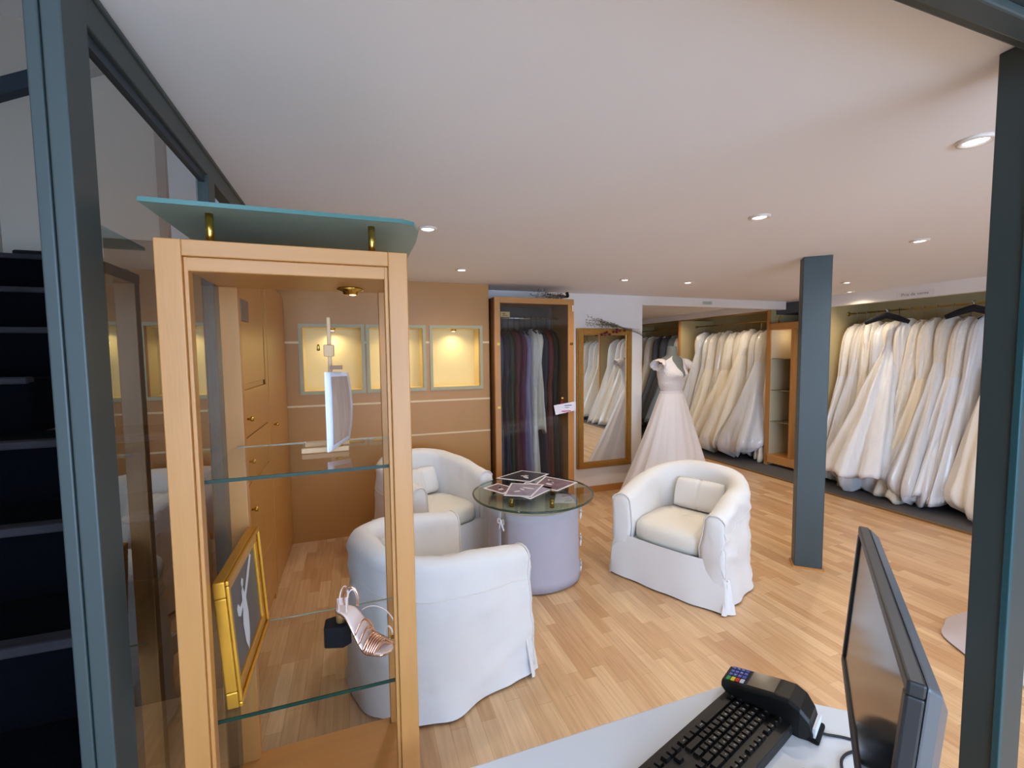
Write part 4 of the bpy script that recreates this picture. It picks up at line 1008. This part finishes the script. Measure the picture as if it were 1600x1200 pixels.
kb_o = Vector((.505, .665, DZ)); ang = math.atan2(.885 - .775, .945 - .50) 
kdir = Vector((-.955, -.297, 0)).normalized()          # from the left (Ctrl/Esc) end towards the numpad
kup = Vector((.297, -.955, 0)).normalized()            # from the space bar row towards the function row
K0 = Vector((.922, .872, DZ))                          # left-front corner (space bar side)
KL, KD = .445, .158
kbd = thing('keyboard', 'black wired computer keyboard on the white desk', 'keyboard', (K0 + kdir * KL / 2 + kup * KD / 2))
def kp(a, b, z): return K0 + kdir * a + kup * b + Vector((0, 0, z))
def kbox(mb, a0, a1, b0, b1, z0, z1, ins=0.0, slope=.05):
    za = lambda b: slope * b
    vs = [kp(a0, b0, z0 + za(b0)), kp(a1, b0, z0 + za(b0)), kp(a1, b1, z0 + za(b1)), kp(a0, b1, z0 + za(b1)),
          kp(a0 + ins, b0 + ins, z1 + za(b0)), kp(a1 - ins, b0 + ins, z1 + za(b0)), kp(a1 - ins, b1 - ins, z1 + za(b1)), kp(a0 + ins, b1 - ins, z1 + za(b1))]
    return mb.add(vs, [(0, 3, 2, 1), (4, 5, 6, 7), (0, 1, 5, 4), (1, 2, 6, 5), (2, 3, 7, 6), (3, 0, 4, 7)])
b = MB(); b.add([kp(0, 0, 0), kp(KL, 0, 0), kp(KL, KD, 0), kp(0, KD, 0), kp(0.002, .002, .014), kp(KL - .002, .002, .014), kp(KL - .002, KD - .002, .024), kp(.002, KD - .002, .024)],
             [(0, 3, 2, 1), (4, 5, 6, 7), (0, 1, 5, 4), (1, 2, 6, 5), (2, 3, 7, 6), (3, 0, 4, 7)])
b.build('body', M('black keyboard case', rgb(30, 28, 28), .45), kbd, bevel=.003)
key_m = M('black keycap', rgb(20, 19, 20), .4)
U_ = .0187
rows = [ (.018, [('ctrl', 1.25), ('', 1.25), ('alt', 1.25), ('', 6.25), ('alt gr', 1.25), ('', 1.25), ('', 1.25), ('ctrl', 1.25)]),
         (.037, [('', 1.25), ('<', 1), *[(c, 1) for c in 'WXCVBN,;:!'], ('', 2.75)]),
         (.056, [('', 1.75), *[(c, 1) for c in 'QSDFGHJKLM%*'], ('', 1.25)]),
         (.075, [('', 1.5), *[(c, 1) for c in 'AZERTYUIOP^$'], ('', 1.5)]),
         (.094, [('2', 1), *[(c, 1) for c in '1234567890)='], ('', 2)]),
         (.122, [('esc', 1), (None, .8), *[('F%d' % i, 1) for i in (1, 2, 3, 4)], (None, .4), *[('F%d' % i, 1) for i in (5, 6, 7, 8)], (None, .4), *[('F%d' % i, 1) for i in (9, 10, 11, 12)]])]
leg = MB()
for r_i, (b0, ks) in enumerate(rows):
    a = .014
    for s, wdt in ks:
        w_ = wdt * U_
        if s is not None:
            kk = MB(); kbox(kk, a + .0009, a + w_ - .0009, b0 + .0009, b0 + U_ - .0009 - (.003 if r_i == 5 else 0), .013, .0215, .0022, .064); kk.build('key', key_m, kbd)
            if s: text_faces(leg, s.upper() if len(s) < 3 else s, .0062 if len(s) < 2 else .0042, kp(a + w_ * .42, b0 + U_ * .58, .0219 + .064 * (b0 + U_ * .58)), kdir, kup, off=.0)
        a += w_
# navigation block and number pad
for r_i, b0 in enumerate((.018, .037, .056, .075, .094, .122)):
    for c_i in range(7):
        a = .014 + 15.25 * U_ + c_i * U_ + (.006 if c_i > 2 else 0)
        if c_i < 3 and (r_i in (2,) or (r_i == 1 and c_i != 1)): continue
        if c_i > 2 and r_i == 5: continue
        kk = MB(); kbox(kk, a + .0009, a + U_ - .0009, b0 + .0009, b0 + U_ - .0009, .013, .0215, .0022, .064); kk.build('key', key_m, kbd)
leg.build('key_legends', M('white key lettering', rgb(215, 215, 215), .5), kbd)

# card payment terminal
tax = Vector((.44, -.898, 0)).normalized(); tsd = Vector((.898, .44, 0)).normalized()
T0 = Vector((.888, .868, DZ))
te = thing('card_terminal', 'black card payment terminal with a blue keypad beside the keyboard', 'card terminal', (.945, .77, DZ))
prof = [(0, .034, .050), (.012, .022, .0525), (.055, .006, .0615), (.125, .0, .076), (.150, .0, .079), (.172, .0, .069), (.190, .0, .048), (.198, .0, .022)]
b = MB(); n = len(prof); hw = .040
def tpt(s, q, z): return T0 + tax * s + tsd * q + Vector((0, 0, z))
sec = []
for s, zb, zt in prof:
    k = hw * (.93 if s < .05 else 1.0) * (1 if s < .19 else .85)
    sec.append([tpt(s, -k, zb), tpt(s, -k, zt - .006), tpt(s, -k + .006, zt), tpt(s, k - .006, zt), tpt(s, k, zt - .006), tpt(s, k, zb)])
b.grid(n, 6, lambda u, v: sec[round(u * (n - 1))][round(v * 5)], smooth=False)
o = len(b.v); b.add([p for s_ in sec for p in s_], [tuple(range(6)), tuple(range((n - 1) * 6, n * 6))] + [(i * 6, (i + 1) * 6, (i + 1) * 6 + 5, i * 6 + 5) for i in range(n - 1)])
b.build('body', black_m, te, weld=True, bevel=.003)
def top_at(s):
    for a, c in zip(prof, prof[1:]):
        if a[0] <= s <= c[0]: return a[2] + (c[2] - a[2]) * (s - a[0]) / (c[0] - a[0])
    return prof[-1][2]
def tq(mb, s0, s1, q0, q1, dz=.0008):
    return mb.add([tpt(s0, q0, top_at(s0) + dz), tpt(s1, q0, top_at(s1) + dz), tpt(s1, q1, top_at(s1) + dz), tpt(s0, q1, top_at(s0) + dz)], [(0, 1, 2, 3)])
tq(MB(), .058, .118, -.031, .031, .0012).build('screen', M('terminal screen with painted reflection', rgb(112, 104, 90), .12, spec=.8), te)  # screen colour lightened to carry a bright reflection
kcol = [M('blue key', rgb(66, 84, 158), .5)] * 12
for r in range(4):
    for c in range(3):
        bb = MB(); s0 = .010 + .0105 * r; q0 = -.012 + .0145 * c
        s0 = .010 + .0105 * r
        tq(bb, s0, s0 + .0085, q0, q0 + .0115, .0022); bb.build('keypad_key', kcol[0], te, solid=.002)
for r, (nm, cc) in enumerate((('green key', rgb(40, 150, 80)), ('yellow key', rgb(226, 200, 40)), ('red key', rgb(196, 40, 44)), ('white key', rgb(200, 206, 214)))):
    bb = MB(); s0 = .010 + .0105 * r; tq(bb, s0, s0 + .0085, -.0315, -.0165, .0022); bb.build('keypad_key', M(nm, cc, .5), te, solid=.002)['label'] = nm
dg_ = MB()
for r in range(4):
    for c in range(3):
        s = ['123', '456', '789', ' 0 '][r][c]
        if s != ' ': text_faces(dg_, s, .007, tpt(.0142 + .0105 * r, -.006 + .0145 * c, top_at(.0142 + .0105 * r) + .0036), -tax * 0 + tsd, -tax, off=0)
dg_.build('key_digits', M('pale digits', rgb(205, 212, 235), .5), te)
MB().obox(tpt(.199, .0, .022), (.062, .006, .022), Matrix((tsd, tax, Vector((0, 0, 1)))).transposed()).build('paper_slot', M('white till paper', rgb(225, 228, 235), .5), te)
MB().obox(tpt(.17, .0, .006), (.07, .08, .012), Matrix((tsd, tax, Vector((0, 0, 1)))).transposed()).build('dock', blackmat_m, te, bevel=.004)

def cable(label, pts, r=.0028):
    P_ = [Vector(p) for p in pts]; out = []
    for i in range(len(P_) - 1):
        p0 = P_[max(0, i - 1)]; p1 = P_[i]; p2 = P_[i + 1]; p3 = P_[min(len(P_) - 1, i + 2)]
        for k in range(8):
            t = k / 8
            out.append(.5 * ((2 * p1) + (-p0 + p2) * t + (2 * p0 - 5 * p1 + 4 * p2 - p3) * t * t + (-p0 + 3 * p1 - 3 * p2 + p3) * t ** 3))
    out.append(P_[-1])
    o = MB().tube(out, r, 8).build('cable', M('black cable', rgb(18, 20, 26), .5)); center(o); tag(o, label, 'cable')
z = DZ + .003
cable('black cable running from the card terminal towards the monitor', [(.972, .700, z + .004), (.99, .682, z + .001), (1.03, .655, z), (1.08, .60, z)])
cable('black cable curling across the desk in front of the monitor', [(1.08, .605, z), (1.01, .628, z), (.965, .625, z), (.93, .60, z), (.90, .585, z), (.87, .56, z), (.80, .50, z)])
o = MB().box(.885, 1.02, .45, .575, DZ + .0005, DZ + .002).build('paper_sheet', M('grey printed sheet', rgb(120, 122, 126), .6, var=.5, vscale=60))
center(o); tag(o, 'grey printed sheet lying on the desk below the cables', 'paper')

# monitor
mo = thing('monitor', 'black flat screen monitor seen edge on at the right of the desk', 'monitor', (.83, .49, DZ))
E1 = Vector((1.035, .655, 0)); E2 = Vector((.595, .317, 0)); eal = (E2 - E1).normalized(); Wm = (E2 - E1).length
nrm = Vector((eal.y, -eal.x, 0)); nrm = nrm if nrm.x < 0 else -nrm        # towards the screen side
tilt = R(4); mup = (Vector((0, 0, 1)) * math.cos(tilt) - nrm * math.sin(tilt)).normalized(); mn = (nrm * math.cos(tilt) + Vector((0, 0, 1)) * math.sin(tilt)).normalized()
MZ0, MH = .90, .318
base = Vector((E1.x, E1.y, MZ0)) + nrm * (math.sin(tilt) * MH)
def mp_(a, h, d): return base + eal * a + mup * h + mn * d
def mbox(mb, a0, a1, h0, h1, d0, d1):
    vs = [mp_(a0, h0, d0), mp_(a1, h0, d0), mp_(a1, h0, d1), mp_(a0, h0, d1), mp_(a0, h1, d0), mp_(a1, h1, d0), mp_(a1, h1, d1), mp_(a0, h1, d1)]
    return mb.add(vs, [(0, 3, 2, 1), (4, 5, 6, 7), (0, 1, 5, 4), (1, 2, 6, 5), (2, 3, 7, 6), (3, 0, 4, 7)])
bz = .018
q = MB(); mbox(q, 0, Wm, 0, bz, -.018, 0); mbox(q, 0, Wm, MH - bz, MH, -.018, 0); mbox(q, 0, bz, bz, MH - bz, -.018, 0); mbox(q, Wm - bz, Wm, bz, MH - bz, -.018, 0)
q.build('bezel', M('dark grey monitor bezel', rgb(44, 46, 50), .4), mo, bevel=.003)
mbox(MB(), bz - .001, Wm - bz + .001, bz - .001, MH - bz + .001, -.012, -.004).build('screen', screen_m, mo)
q = MB(); vs = []
for (i_, d_) in ((0.0, -.018), (.012, -.034), (.05, -.050)):
    vs += [mp_(i_, i_, d_), mp_(Wm - i_, i_, d_), mp_(Wm - i_, MH - i_, d_), mp_(i_, MH - i_, d_)]
q.add(vs, [(0, 1, 2, 3), (8, 9, 10, 11)] + [(r * 4 + k, r * 4 + (k + 1) % 4, r * 4 + 4 + (k + 1) % 4, r * 4 + 4 + k) for r in range(2) for k in range(4)])
q.build('back_shell', M('grey monitor back', rgb(86, 90, 94), .35), mo, bevel=.004)
mid_ = base + eal * Wm / 2 + mn * -.045
fm = Matrix((eal, mn, Vector((0, 0, 1)))).transposed()
MB().obox(Vector((mid_.x, mid_.y, (DZ + .012 + 1.0) / 2)), (.06, .03, 1.0 - DZ - .012), fm).build('neck', black_m, mo, bevel=.004)
MB().obox(Vector((mid_.x, mid_.y, DZ + .006)) + nrm * .03, (.24, .17, .012), fm).build('foot', black_m, mo, bevel=.005)
